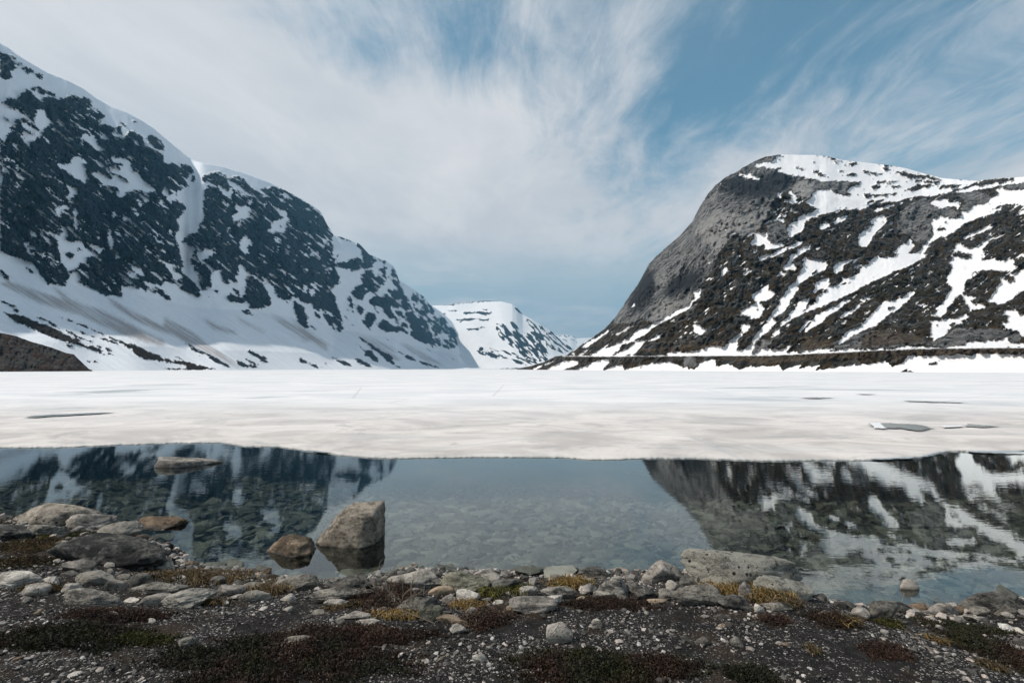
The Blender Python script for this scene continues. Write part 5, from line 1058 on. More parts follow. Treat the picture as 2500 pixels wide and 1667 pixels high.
def rock_shape(sub, seed, dims, planes=14, lo=0.55, hi=0.92, rough=0.05, taper=0.0, lean=0.0, lump=0.07, flat=None, faces=None, p=22):
    U, F = ico(sub); r = np.random.default_rng(seed)
    pl = [(np.array(n) / np.linalg.norm(n), h) for n, h in (faces or [])]
    for _ in range(planes):
        n = r.normal(size=3); n[2] *= 0.8; n /= np.linalg.norm(n); pl.append((n, r.uniform(lo, hi)))
    if flat: pl.append((np.array([r.normal(0, .08), r.normal(0, .08), 1.0]), flat))
    acc = np.full(len(U), (1 / (1.25 if faces else 1.04)) ** p)
    for n, h in pl: acc = acc + (np.maximum(U @ n, 0) / h) ** p
    V = U * (acc ** (-1 / p))[:, None]
    V = V - (V.max(0) + V.min(0)) / 2; V = V / np.abs(V).max(0)
    o = r.uniform(0, 50, 3); nr = U
    V = V + nr * (lump * fbm3(V * 1.5 + o, 3))[:, None]
    if sub >= 3:
        st = np.array([1.0, 1.0, 2.2])
        rid = 1 - np.abs(fbm3(V * st * 2.3 + o + 9, 4, 0.6)) * 2.2
        stepn = fbm3(V * st * 1.6 + o + 21, 3, 0.55); stp = (np.floor(stepn * 7) + sst(stepn * 7 - np.floor(stepn * 7), .35, .65)) / 7
        V = V + nr * (rough * 0.8 * rid + rough * 1.6 * stp + rough * 0.7 * fbm3(V * 9 + o, 4, 0.7))[:, None]
    if taper or lean:
        t = (V[:, 2] + 1) / 2; V[:, 0] = V[:, 0] * (1 - taper * np.clip(t, 0, 1.2)) + lean * t
    return V * np.array(dims) / 2, F
def rotm(rx_, ry_, rz_): return np.array(mathutils.Euler((rx_, ry_, rz_)).to_matrix())
ROCKN = [0]
def place_rock(cx, yt, yb, w, key, label, tilt=0, deep=0.75, shp=None, sub=None, water=False, name='rock', group=None, cat='rock', parent=None):
    ROCKN[0] += 1; shp = shp or {}
    x, y, z = hit(cx, yb, 0.0 if water else None)
    D = y; wm = w / 1250.0 * D * 1.04; hm = max(yb - yt, 6) / 1250.0 * D
    ph = (CAMZ - z) / D
    d = min(deep * wm, 0.48 * hm / ph) if not water else min(deep * wm, 0.75 * hm / ph)
    d = max(d, 0.25 * wm); H = max(hm - 0.75 * d * ph, 0.28 * hm) * 1.12
    bury = 0.45 * H
    if water: bury = max(0.02, z - ground_z1(x, y + d / 2) + 0.05)
    if sub is None: sub = 5 if w > 85 else (4 if w > 34 else 3)
    tz = H + bury
    V, F = rock_shape(sub, 100 + ROCKN[0], (wm, d, tz), **shp)
    if tilt: V = V @ rotm(0, radians(tilt), 0).T
    V[:, 2] -= V[:, 2].max() - H
    V[:, 0] -= (V[:, 0].max() + V[:, 0].min()) / 2
    x = x * (y + d * 0.42) / y
    o = mesh_obj(name, V, F, RM[key], parent)
    o.location = (x, y + d * 0.42, z)
    if label: tag(o, label, cat, group)
    return o
BIG = dict(planes=10, lo=0.45, hi=0.8, rough=0.13, lump=.03, p=60)
RND = dict(planes=11, lo=0.6, hi=0.9, rough=0.075, lump=.03, p=28)
SLAB = dict(planes=9, lo=0.42, hi=0.82, rough=0.115, lump=.03, p=60)
WEDGE = dict(planes=8, lo=.80, hi=.98, rough=.07, lump=.05, p=40, faces=[((-.62, -.15, .78), .62), ((1, -.05, .06), .60), ((.04, -.12, 1), .70), ((-.12, -1, .30), .52), ((.80, -.70, .15), .60), ((-.80, -.60, .12), .78), ((-1, 0, .1), .90), ((0, 1, 0), .8), ((0, 0, -1), .62)])
T = [
 # cx, top, bottom, width, material, label, options
 (849, 1230, 1341, 150, 'boulder_skin', 'largest boulder standing in the water, grey wedge with a high blunt top', dict(water=True, name='boulder', cat='boulder', shp=WEDGE, deep=.85)),
 (711, 1299, 1362, 123, 'tan', 'low lumpy brown boulder in the water, left of the big wedge boulder', dict(water=True, name='boulder', cat='boulder', shp=dict(planes=16, lo=.6, hi=.95, rough=.09))),
 (1812, 1334, 1436, 268, 'pocked', 'huge flat grey slab with black pits at the water edge', dict(name='boulder', cat='boulder', tilt=6, deep=.62, shp=dict(planes=7, lo=.62, hi=.9, rough=.06, lump=.03, flat=.55, p=40))),
 (1915, 1402, 1460, 128, 'pocked', 'dark-bellied slab overhanging the water, right end of the pitted slab', dict(name='boulder', cat='boulder', tilt=14, shp=dict(planes=14, lo=.5, hi=.85, rough=.03, flat=.4))),
 (130, 1221, 1286, 195, 'pocked_pale', 'broad pale boulder with holes, farthest out at the left shore', dict(name='boulder', cat='boulder', tilt=6, shp=dict(planes=12, lo=.55, hi=.9, rough=.04))),
 (223, 1246, 1298, 108, 'pale', 'smooth wedge boulder leaning against the broad holed boulder', dict(name='boulder', cat='boulder', tilt=10, shp=RND)),
 (374, 1257, 1294, 134, 'brown', 'flat brown rock reaching out into dark water on the left', dict(water=True, tilt=3, shp=SLAB)),
 (289, 1268, 1318, 94, 'grey', 'rounded grey hump behind the long dark slab', dict(shp=RND, tilt=-8)),
 (363, 1285, 1312, 52, 'pale', 'small flat-topped pale block beside the grey hump', dict(shp=SLAB)),
 (25, 1279, 1322, 100, 'dark', 'dark streaked rock cut by the left edge of the frame', dict(shp=SLAB, tilt=8)),
 (105, 1275, 1310, 94, 'grey', 'low grey rock among moss in front of the holed boulder', dict(shp=SLAB)),
 (262, 1305, 1382, 250, 'dark', 'long dark ledge sloping down into the water on the left', dict(name='boulder', cat='boulder', tilt=7, deep=.6, shp=dict(planes=12, lo=.5, hi=.85, rough=.06, flat=.5))),
 (154, 1318, 1334, 36, 'pale', 'small pale cobble at the left foot of the long dark ledge', dict(shp=RND)),
 (189, 1364, 1396, 78, 'pale', 'pale angular rock just below the long dark ledge', dict(shp=SLAB, tilt=6)),
 (40, 1393, 1436, 104, 'white', 'whitish smooth rock cut by the left frame edge', dict(shp=RND, tilt=4)),
 (233, 1392, 1429, 92, 'grey', 'rounded brownish rock wedged among the left pile', dict(shp=RND, tilt=12)),
 (391, 1359, 1391, 78, 'pale', 'pale pyramid rock beside the little inlet on the left', dict(shp=SLAB, tilt=8)),
 (334, 1398, 1429, 54, 'grey', 'leaning grey rock behind the lichen covered flat rock', dict(shp=SLAB, tilt=-20)),
 (286, 1413, 1441, 43, 'grey', 'small rock between two larger rocks of the left pile', dict(shp=SLAB)),
 (90, 1425, 1458, 58, 'pale', 'small rounded pale rock below the whitish edge rock', dict(shp=RND)),
 (175, 1419, 1448, 42, 'pale', 'pale knob touching the back of the wide speckled rock', dict(shp=RND)),
 (229, 1434, 1480, 128, 'lichen', 'wide speckled grey rock at the front of the left pile', dict(tilt=8, shp=RND)),
 (369, 1422, 1454, 118, 'lichen', 'flat rock covered in white and black lichen', dict(tilt=4, shp=SLAB)),
 (382, 1444, 1478, 82, 'pale', 'pale rock tucked under the lichen covered flat rock', dict(shp=SLAB)),
 (457, 1435, 1482, 112, 'striped', 'banded dark grey rock at the right end of the left pile', dict(tilt=-8, shp=SLAB)),
 (440, 1427, 1447, 38, 'dark', 'small dark rock behind the banded grey rock', dict(shp=SLAB)),
 (529, 1406, 1429, 36, 'dark', 'lone charcoal rock at the grassy water edge', dict(shp=SLAB)),
 (566, 1424, 1457, 62, 'pale', 'pale domed rock right of the lone charcoal rock', dict(shp=RND)),
 (622, 1439, 1467, 66, 'grey', 'rough grey rock left of the brown grass tuft', dict(shp=SLAB)),
 (620, 1421, 1439, 48, 'grey', 'low grey rock at the waterline above the rough grey rock', dict(shp=SLAB)),
 (723, 1401, 1444, 102, 'grey', 'hollow-topped rock with brown grass on its left side', dict(shp=dict(planes=14, lo=.5, hi=.85, rough=.08))),
 (865, 1404, 1449, 100, 'dark', 'dark mossy rock below the largest boulder', dict(shp=BIG)),
 (838, 1437, 1464, 140, 'lichen', 'long low speckled rock in front of the dark mossy rock', dict(shp=SLAB, tilt=-4)),
 (824, 1460, 1480, 60, 'pale', 'pale low rock below the long speckled rock', dict(shp=SLAB)),
 (1018, 1386, 1437, 134, 'lichen', 'craggy crumpled rock at the middle of the shore', dict(name='boulder', cat='boulder', tilt=7, shp=dict(planes=20, lo=.5, hi=.85, rough=.09))),
 (1135, 1388, 1447, 112, 'green', 'flat-topped greenish block right of the craggy rock', dict(name='boulder', cat='boulder', shp=BIG)),
 (1182, 1397, 1437, 76, 'lichen', 'reddish white speckled rock behind the greenish block', dict(shp=BIG)),
 (1223, 1406, 1446, 92, 'dark', 'dark green-black rock at the water, centre of the shore', dict(name='boulder', cat='boulder', tilt=-5, shp=BIG)),
 (1077, 1427, 1452, 61, 'tan', 'tan loaf-shaped block in front of the craggy rock', dict(shp=dict(planes=8, lo=.6, hi=.8, rough=.02))),
 (1143, 1438, 1474, 56, 'white', 'bright white rounded stone among grass, centre', dict(shp=RND, tilt=12)),
 (1016, 1452, 1497, 110, 'grey', 'dull grey slab half under dead twigs', dict(shp=SLAB, tilt=-10)),
 (1093, 1446, 1476, 42, 'pale', 'small pale wedge between dull slab and white stone', dict(shp=SLAB)),
 (1052, 1473, 1518, 44, 'green', 'upright greenish shard of rock leaning to the right', dict(shp=SLAB, tilt=-48)),
 (1090, 1500, 1521, 62, 'tan', 'thin tan slab right of the upright shard', dict(shp=SLAB, tilt=-8)),
 (1083, 1489, 1503, 40, 'pale', 'thin pale slab just above the thin tan slab', dict(shp=SLAB)),
 (1154, 1479, 1497, 38, 'white', 'white chip tilted over a dark gap, centre', dict(shp=SLAB, tilt=-18)),
 (1120, 1511, 1526, 38, 'tan', 'tan cobble just above a pale pointed stone', dict(shp=SLAB)),
 (1120, 1524, 1547, 38, 'white', 'pale pointed stone at the edge of the dark gravel', dict(shp=SLAB, tilt=-12)),
 (867, 1490, 1512, 74, 'pale', 'low flat pale rock left of the dead twigs', dict(shp=SLAB, tilt=-4)),
 (900, 1507, 1527, 56, 'pale', 'second flat pale rock, nearer than its neighbour left of the twigs', dict(shp=SLAB, tilt=-8)),
 (939, 1482, 1499, 30, 'grey', 'round grey cobble beneath the dead twigs', dict(shp=RND)),
 (930, 1427, 1451, 36, 'pale', 'pale rock at the waterline left of the craggy rock', dict(shp=SLAB)),
 (704, 1448, 1467, 36, 'pale', 'pale block below the hollow-topped rock', dict(shp=SLAB)),
 (725, 1551, 1576, 68, 'grey', 'grey flat stone sunk in heather, lower left of centre', dict(shp=SLAB)),
 (454, 1554, 1581, 46, 'grey', 'smooth grey flake alone on the left gravel', dict(shp=SLAB, tilt=-22)),
 (1303, 1453, 1496, 112, 'pale', 'large pale dome partly buried in gravel, centre right', dict(shp=RND)),
 (1290, 1430, 1457, 48, 'white', 'whitish block above the large pale dome', dict(shp=SLAB, tilt=-10)),
 (1364, 1430, 1459, 78, 'lichen', 'black and white crusted rock behind the large pale dome', dict(shp=BIG)),
 (1336, 1452, 1476, 70, 'white', 'long white rock joining the pale dome to the crusted rock', dict(shp=SLAB, tilt=-14)),
 (1458, 1381, 1413, 56, 'dark', 'almost black jagged rock at the waterline', dict(shp=BIG)),
 (1434, 1406, 1423, 34, 'pale', 'small pale rock under the almost black jagged one', dict(shp=SLAB)),
 (1436, 1424, 1451, 40, 'white', 'snow-white cobble with a dark crack, right of the tawny grass', dict(shp=SLAB)),
 (1495, 1408, 1461, 86, 'striped', 'grey keeled rock with a pale ridge down its front', dict(shp=dict(planes=14, lo=.5, hi=.8, rough=.03, taper=.3))),
 (1477, 1444, 1463, 52, 'pale', 'low pale rock at the foot of the keeled rock', dict(shp=SLAB)),
 (1541, 1417, 1449, 32, 'pale', 'upright pale cobble right of the keeled rock', dict(shp=RND)),
 (1576, 1423, 1466, 66, 'striped', 'vertically streaked grey rock in the middle of the row', dict(shp=BIG)),
 (1621, 1369, 1424, 90, 'pale', 'pale plank-like slab pointing up to the right over water', dict(tilt=-28, deep=.45, shp=dict(planes=12, lo=.5, hi=.8, rough=.03, flat=.4))),
 (1627, 1437, 1463, 42, 'grey', 'squarish grey cobble between streaked rock and broad rock', dict(shp=SLAB)),
 (1642, 1417, 1440, 28, 'pale', 'little pale cobble in front of the dark speckled rock', dict(shp=RND)),
 (1681, 1404, 1433, 46, 'dark', 'dark reddish speckled rock left of the pitted slab', dict(shp=BIG)),
 (1703, 1420, 1478, 114, 'grey', 'broad grey rock with a dark underside, below the pitted slab', dict(name='boulder', cat='boulder', tilt=6, shp=BIG)),
 (1741, 1401, 1424, 62, 'dark', 'dark rock jammed under the pitted slab', dict(shp=SLAB)),
 (1797, 1452, 1489, 84, 'dark', 'dark sloping rock descending right from the broad grey rock', dict(shp=SLAB, tilt=18)),
 (1823, 1422, 1467, 38, 'pale', 'pale standing shard in golden grass', dict(shp=SLAB, tilt=14)),
 (1852, 1473, 1496, 22, 'white', 'small upright white stone at the end of the golden grass', dict(shp=SLAB)),
 (1898, 1468, 1494, 66, 'lichen', 'white-backed rock with a black side, right of the golden grass', dict(shp=SLAB)),
 (2013, 1488, 1507, 52, 'grey', 'low grey rock beside red-brown heather at the right shore', dict(shp=SLAB)),
 (2070, 1496, 1513, 34, 'dark', 'small dark rock left of the white and black stone', dict(shp=SLAB)),
 (2104, 1483, 1513, 40, 'white', 'half white half black stone by the right water edge', dict(shp=SLAB)),
 (2158, 1466, 1522, 84, 'grey', 'tilted grey slab rising to the right from the gravel', dict(tilt=-32, deep=.5, shp=SLAB)),
 (2200, 1470, 1500, 56, 'dark', 'dark rock behind the tilted grey slab', dict(shp=SLAB)),
 (2246, 1471, 1495, 42, 'brown', 'brown rounded rock at the waterline, right shore', dict(shp=RND)),
 (2304, 1470, 1502, 64, 'pale', 'pale mossy-footed boulder in shallow water on the right', dict(shp=RND)),
 (2372, 1502, 1517, 74, 'pale', 'long flat pale rock half covered by moss, right shore', dict(shp=SLAB)),
 (2440, 1440, 1500, 142, 'dark', 'big dark fluted boulder at the right edge of the frame', dict(name='boulder', cat='boulder', tilt=-6, shp=BIG)),
 (2398, 1481, 1504, 48, 'grey', 'rounded grey rock below the left end of the fluted boulder', dict(shp=RND)),
 (2456, 1474, 1503, 50, 'grey', 'grey block below the middle of the fluted boulder', dict(shp=SLAB)),
 (2216, 1413, 1445, 46, 'pale', 'pale stone just breaking the water on the right', dict(water=True, tilt=20, shp=SLAB)),
 (458, 1110, 1141, 175, 'pale', 'flat sandy rock just above the water near the ice', dict(water=True, shp=dict(planes=10, lo=.6, hi=.9, rough=.07, flat=.3, p=30, lump=.03), deep=.6)),
 (2457, 1569, 1587, 86, 'pale', 'flat pale slab in the gravel at the lower right', dict(shp=SLAB)),
 (1366, 1523, 1574, 60, 'pale', 'bright flat slab standing tilted in the dark gravel', dict(tilt=-40, deep=.4, shp=dict(planes=12, lo=.5, hi=.8, rough=.025))),
 (1799, 1555, 1583, 34, 'grey', 'grey triangular chip lying right of the middle gravel', dict(shp=SLAB, tilt=20)),
 (1714, 1553, 1575, 24, 'pale', 'pale triangular chip left of the grey triangular chip', dict(shp=SLAB)),
 (1170, 1597, 1617, 32, 'white', 'white split stone low in the gravel, centre', dict(shp=SLAB, tilt=10)),
 (1455, 1511, 1526, 20, 'pale', 'single pale pebble-like cobble in gravel below the row', dict(shp=RND)),
 (1605, 1462, 1475, 46, 'tan', 'low tan rock at the foot of the streaked rock', dict(shp=SLAB)),
]
for cx, yt, yb, w, key, lab, kw in T: place_rock(cx, yt, yb, w, key, lab, **kw)
# ------------------------------------------------------------------ loose stones of the shore: pieces of the ground
keys = ['pale', 'grey', 'tan', 'dark', 'white', 'brown', 'lichen', 'green']
SMALL = [(209, 1294, 1309, 36), (139, 1337, 1350, 40), (135, 1357, 1376, 20), (262, 1367, 1385, 26), (263, 1380, 1401, 20), (297, 1395, 1414, 30), (166, 1388, 1405, 38), (430, 1399, 1415, 34), (434, 1386, 1401, 36), (367, 1506, 1520, 19), (275, 1492, 1504, 28), (118, 1396, 1426, 50), (570, 1448, 1464, 36), (546, 1462, 1475, 30), (318, 1457, 1470, 38), (774, 1482, 1499, 32), (828, 1504, 1522, 24), (917, 1450, 1466, 24), (1241, 1474, 1489, 22), (1348, 1522, 1535, 26), (1722, 1497, 1508, 20), (1760, 1497, 1509, 30), (1836, 1513, 1531, 20), (1676, 1549, 1565, 24), (1492, 1532, 1544, 16), (1643, 1533, 1544, 16), (1764, 1519, 1532, 20), (1905, 1563, 1575, 18), (1922, 1562, 1576, 20), (2160, 1562, 1576, 24), (2243, 1553, 1562, 14), (1850, 1500, 1512, 22), (2274, 1495, 1508, 30), (700, 1478, 1492, 26), (640, 1478, 1490, 22), (990, 1500, 1510, 22), (1190, 1455, 1470, 30), (1215, 1462, 1474, 26), (1245, 1440, 1452, 22), (960, 1455, 1470, 30), (790, 1450, 1462, 26), (1420, 1450, 1464, 26), (1340, 1475, 1486, 20), (1010, 1430, 1445, 24)]
PROTO = {}
for key in keys:
    for j in range(4):
        V, F = rock_shape(2, 900 + j * 13 + len(key), (1, 0.8, 0.62), planes=11, lo=.45, hi=.85, lump=.05)
        me = bpy.data.meshes.new('stone_shape'); me.from_pydata(V.tolist(), [], F.tolist()); me.materials.append(RM[key]); PROTO[key, j] = me
def put_stone(me, x, y, z, s, rot, name='stone', flat=1.0):
    o = bpy.data.objects.new(name, me); COL.objects.link(o); o.parent = ground
    o.location = (x, y, z); o.scale = (s[0], s[1], s[2]); o.rotation_euler = rot; return o
r_ = random.Random(11); cnt = 0
for cx, yt, yb, w in SMALL:
    x, y, z = hit(cx, yb); wm = w / 1250 * y * 1.05; hm = (yb - yt) / 1250 * y
    put_stone(PROTO[r_.choice(['pale', 'grey', 'pale', 'white', 'tan']), r_.randrange(4)], x, y + hm * .3, z + 0.1 * hm, (wm, wm * .75, hm * 1.3), (r_.uniform(-.2, .2), r_.uniform(-.2, .2), r_.uniform(-.4, .4))); cnt += 1
def in_view(x, y, z):
    rx = x / y; ok = abs(rx) < 1.06
    return ok
while cnt < 295:
    x = r_.uniform(-6.2, 5.8); sy = float(shore_y(x))
    if r_.random() < 0.72: s = abs(r_.gauss(0.25, 0.42))
    else: s = r_.uniform(0, 3.6)
    y = sy - s + 0.05
    if y < 2.5 or abs(x / y) > 1.04: continue
    if x > 1.9 and r_.random() < 0.45: continue
    w = r_.uniform(0.045, 0.15) * (1.25 if s < 0.6 else 0.6)
    z = ground_z1(x, y); h = w * r_.uniform(0.5, 0.9)
    k = r_.choice(['pale', 'grey', 'grey', 'dark', 'tan', 'white', 'brown', 'lichen', 'pale'])
    put_stone(PROTO[k, r_.randrange(4)], x, y, z + 0.12 * h, (w, w * r_.uniform(.6, .9), h), (r_.uniform(-.3, .3), r_.uniform(-.3, .3), r_.uniform(-3, 3))); cnt += 1
# stones on the lake bed
BP = []
for j in range(10):
    V, F = rock_shape(2, 1200 + j, (1, 0.72, 0.26), planes=9, lo=.4, hi=.8, lump=.02, flat=.35, p=60)
    me = bpy.data.meshes.new('bed_stone_shape'); me.from_pydata(V.tolist(), [], F.tolist()); me.materials.append(bm_m); BP.append(me)
for cx, cy, w in [(1086, 1310, 78), (1092, 1256, 46), (1180, 1252, 90), (975, 1296, 62), (990, 1316, 60), (1140, 1352, 84), (1295, 1330, 60), (1320, 1350, 50), (1500, 1372, 74), (1420, 1340, 60), (1680, 1298, 50), (600, 1118, 120), (291, 1228, 84), (372, 1240, 108), (112, 1212, 66), (800, 1398, 60), (700, 1390, 120), (1290, 1388, 80), (1370, 1392, 90), (1240, 1380, 60), (1510, 1342, 44), (1700, 1160, 80), (1560, 1150, 60), (2350, 1440, 70), (2380, 1468, 40), (2120, 1455, 60), (2060, 1440, 50)]:
    rx, rz = ray(cx, cy); D = 2.0
    while CAMZ + float(rz) * D > ground_z1(float(rx) * D, D) + 0.05 and D < 18: D += 0.02
    x = float(rx) * D; w_ = w / 1250 * D
    put_stone(BP[r_.randrange(10)], x, D, ground_z1(x, D) + 0.03, (w_, w_ * 0.9, w_ * 0.55), (r_.uniform(-.1, .1), r_.uniform(-.1, .1), r_.uniform(-.5, .5)), 'bed_stone')
k = 27
while k < 298:
    x = r_.uniform(-11, 11); s = r_.uniform(0.05, 1) ** 1.5 * 8; y = float(shore_y(x)) + s
    if abs(x / y) > 1.03: continue
    w = r_.uniform(0.16, 0.5); k += 1
    put_stone(BP[r_.randrange(10)], x, y, ground_z1(x, y) + 0.02, (w, w * r_.uniform(.7, 1.1), w * r_.uniform(.35, .7)), (r_.uniform(-.12, .12), r_.uniform(-.12, .12), r_.uniform(-3, 3)), 'bed_stone')
def scatter(name, n, pts, size, shp_fn, mat, parent, nvar=8, sub=1, flat=0.5, zoff=0.1):
    vars_ = [rock_shape(sub, 5000 + i, (1, .8, flat), planes=9, lo=.45, hi=.85, lump=.04) for i in range(nvar)]
    Vs = []; Fs = []; Cs = []; off = 0
    X, Y = pts; Z = ground_z(X, Y)
    for v in range(nvar):
        idx = np.arange(v, len(X), nvar); V0, F0 = vars_[v]; m_ = len(idx)
        a = rng.uniform(0, 6.28, m_); tx = rng.normal(0, .25, m_); ty = rng.normal(0, .25, m_); s = size[idx]
        P = V0[None] * s[:, None, None]
        zx = P[..., 2] + tx[:, None] * P[..., 0] + ty[:, None] * P[..., 1]
        px_ = P[..., 0] * np.cos(a)[:, None] - P[..., 1] * np.sin(a)[:, None]; py_ = P[..., 0] * np.sin(a)[:, None] + P[..., 1] * np.cos(a)[:, None]
        Q = np.stack([px_ + X[idx][:, None], py_ + Y[idx][:, None], zx + (Z[idx] + zoff * s)[:, None]], -1)
        Vs.append(Q.reshape(-1, 3)); Fs.append((F0[None] + (np.arange(m_) * len(V0))[:, None, None] + off).reshape(-1, 3)); off += m_ * len(V0)
        t = rng.random(m_); c = np.stack([t, rng.random(m_), rng.random(m_), np.ones(m_)], 1)
        Cs.append(np.repeat(c, len(V0), 0))
    o = mesh_obj(name, np.vstack(Vs), np.vstack(Fs), mat, parent, smooth=False, attrs={'tint': np.vstack(Cs)}); tag(o, kind='stuff'); return o
def tint_mat(name, stops, rough=0.85, noise=60):
    m, nt, out = MAT(name); a = N(nt, 'ShaderNodeAttribute', attribute_name='tint'); s = N(nt, 'ShaderNodeSeparateColor'); LK(nt, a.outputs['Color'], s.inputs[0])
    g = N(nt, 'ShaderNodeNewGeometry')
    rp = N(nt, 'ShaderNodeValToRGB'); LK(nt, s.outputs[0], rp.inputs[0]); rp.color_ramp.interpolation = 'LINEAR'
    while len(rp.color_ramp.elements) < len(stops): rp.color_ramp.elements.new(0.5)
    for e, (p, c) in zip(rp.color_ramp.elements, stops): e.position = p; e.color = (*c, 1)
    nn = NOISE(nt, g.outputs['Position'], noise, 4, 0.6)
    PRIN(nt, out, MIX(nt, SMOOTH(nt, nn, 0.3, 0.75, 0, 0.6), rp.outputs[0], (0.03, 0.028, 0.025)), rough, None, 0.2); return m
matPeb = tint_mat('gravel_mix', [(0, (0.03, 0.027, 0.025)), (.3, (0.075, 0.069, 0.062)), (.62, (0.16, 0.145, 0.13)), (.82, (0.42, 0.39, 0.36)), (.93, (0.50, 0.41, 0.35)), (1, (0.66, 0.64, 0.60))])
n = 130000; X = rng.uniform(-8, 8, n); Y = rng.uniform(2.3, 6.5, n)
dn = fbm2(X * 1.1 + 3, Y * 1.5, 4, .55); sdist = shore_y(X) - Y
keep = (np.abs(X / Y) < 1.5) & (sdist > 0.15) & (rng.random(n) < 0.16 + 2.4 * np.clip(dn, -.2, .5) + 0.20 * (X > 0))
X = X[keep][:36000]; Y = Y[keep][:36000]
sz = 0.006 + 0.032 * rng.random(len(X)) ** 3.2 + 0.02 * (rng.random(len(X)) < .04)
scatter('gravel', 0, (X, Y), sz, None, matPeb, ground, sub=1, flat=0.42)
matRub = tint_mat('bed_rubble_mix', [(0, (0.06, 0.065, 0.052)), (.5, (0.15, 0.15, 0.125)), (1, (0.28, 0.275, 0.23))], noise=20)
n = 16000; X = rng.uniform(-14, 14, n); Y = shore_y(X) + 8.5 * rng.random(n) ** 1.25; keep = np.abs(X / Y) < 1.05; X = X[keep][:7500]; Y = Y[keep][:7500]
scatter('bed_rubble', 0, (X, Y), 0.09 + 0.24 * rng.random(len(X)) ** 1.8, None, matRub, ground, sub=1, flat=0.26)
n = 6500; X = rng.uniform(-8.5, 8.5, n); Y = shore_y(X) - np.abs(rng.normal(0.12, 0.40, n)) + 0.1
keep = np.abs(X / Y) < 1.8; X = X[keep]; Y = Y[keep]
scatter('shore_rubble', 0, (X, Y), 0.025 + 0.085 * rng.random(len(X)) ** 2.2, None, matPeb, ground, sub=1, flat=0.6)
# ------------------------------------------------------------------ plants
matHeath = tint_mat('heather_leaves', [(0, (0.012, 0.014, 0.006)), (.35, (0.032, 0.033, 0.011)), (.6, (0.034, 0.018, 0.011)), (.85, (0.075, 0.036, 0.021)), (1, (0.17, 0.12, 0.07))], 0.7, 9)
matHeathD = tint_mat('heather_dry', [(0, (0.030, 0.020, 0.012)), (.4, (0.060, 0.030, 0.020)), (.75, (0.13, 0.085, 0.058)), (1, (0.24, 0.19, 0.14))], 0.8, 9)
matGold = tint_mat('grass_golden', [(0, (0.05, 0.05, 0.014)), (.35, (0.17, 0.10, 0.025)), (.7, (0.32, 0.20, 0.065)), (1, (0.45, 0.34, 0.17))], 0.7, 9)
matMoss = tint_mat('moss_yellow', [(0, (0.03, 0.034, 0.009)), (.5, (0.085, 0.080, 0.016)), (1, (0.22, 0.18, 0.035))], 0.8, 9)
matBrown = tint_mat('grass_brown', [(0, (0.035, 0.032, 0.012)), (.4, (0.085, 0.055, 0.022)), (.8, (0.17, 0.11, 0.05)), (1, (0.28, 0.21, 0.12))], 0.8, 9)
def spot(cx, cy, wpx, hpx):
    x, y, z = hit(cx, cy); x2, y2, _ = hit(cx, cy - hpx / 2); x3, y3, _ = hit(cx, min(cy + hpx / 2, 1700))
    return x, (y2 + y3) / 2, wpx / 2500 * y, max(abs(y2 - y3) / 2, 0.05)
def ellipse_pts(x, y, a, b, n, seed):
    r = np.random.default_rng(seed); t = r.uniform(0, 2 * pi, n); q = np.sqrt(r.random(n)) * (1 + 0.30 * r.random(n) ** 3)
    rr = q * (0.95 + 1.1 * fbm2(np.cos(t) * 1.9 + seed, np.sin(t) * 1.9, 4, .65))
    return x + a * rr * np.cos(t), y + b * rr * np.sin(t), q, r
def heather(name, cx, cy, w, h, n, hgt, mat, label, cat='heather', group=None, seed=0, leaf=0.0056, lo=0.0, hi=1.0):
    n = int(n * 1.35)
    x, y, a, b = spot(cx, cy, w, h); X, Y, q, r = ellipse_pts(x, y, a, b, n, seed + 1)
    Z = ground_z(X, Y); L = 7
    H = hgt * (0.35 + 0.95 * r.random(n) ** 1.4) * np.maximum(1.05 - 0.55 * q ** 2, .25) * (1 + 0.5 * fbm2(X * 6, Y * 6, 2))
    lx = r.normal(0, .35, n); ly = r.normal(0, .35, n)
    t = (np.arange(L) + .5)[None, :] / L + r.uniform(-.07, .07, (n, L))
    C = np.stack([X[:, None] + lx[:, None] * H[:, None] * t, Y[:, None] + ly[:, None] * H[:, None] * t, Z[:, None] + H[:, None] * t - .004], -1)
    d1 = r.normal(size=(n, L, 3)); d1 /= np.linalg.norm(d1, axis=2)[..., None]; d2 = r.normal(size=(n, L, 3)); d2 -= (d2 * d1).sum(-1)[..., None] * d1; d2 /= np.linalg.norm(d2, axis=2)[..., None]
    s = leaf * r.uniform(.6, 1.5, (n, L))[..., None]
    V = np.stack([C + d1 * s * 1.3, C - d1 * s + d2 * s * .55, C - d1 * s - d2 * s * .55], 2).reshape(-1, 3)
    # stems
    S0 = np.stack([X, Y, Z - .005], -1); S1 = np.stack([X + lx * H, Y + ly * H, Z + H], -1); wv_ = np.array([.0012, .0006, 0])
    SV = np.stack([S0 - wv_, S0 + wv_, S1], 1).reshape(-1, 3)
    zone = np.clip(0.5 + 1.1 * fbm2(X * 3.1 + seed, Y * 3.1, 3), 0, 1)
    tv = np.clip(lo + (hi - lo) * np.clip(zone[:, None] * .75 + .25 * r.random((n, L)) + .15 * t - .08, 0, 1), 0, 1)
    c = np.repeat(tv.reshape(-1), 3); c = np.concatenate([c, np.repeat(np.full(n, .6), 3)])
    V = np.vstack([V, SV]); F = np.arange(len(V)).reshape(-1, 3); org = np.array([x, y, ground_z1(x, y)])
    o = mesh_obj(name, V - org, F, mat, smooth=False, attrs={'tint': np.stack([c, c, c, c * 0 + 1], 1)}); o.location = org
    tag(o, label, cat, group); return o
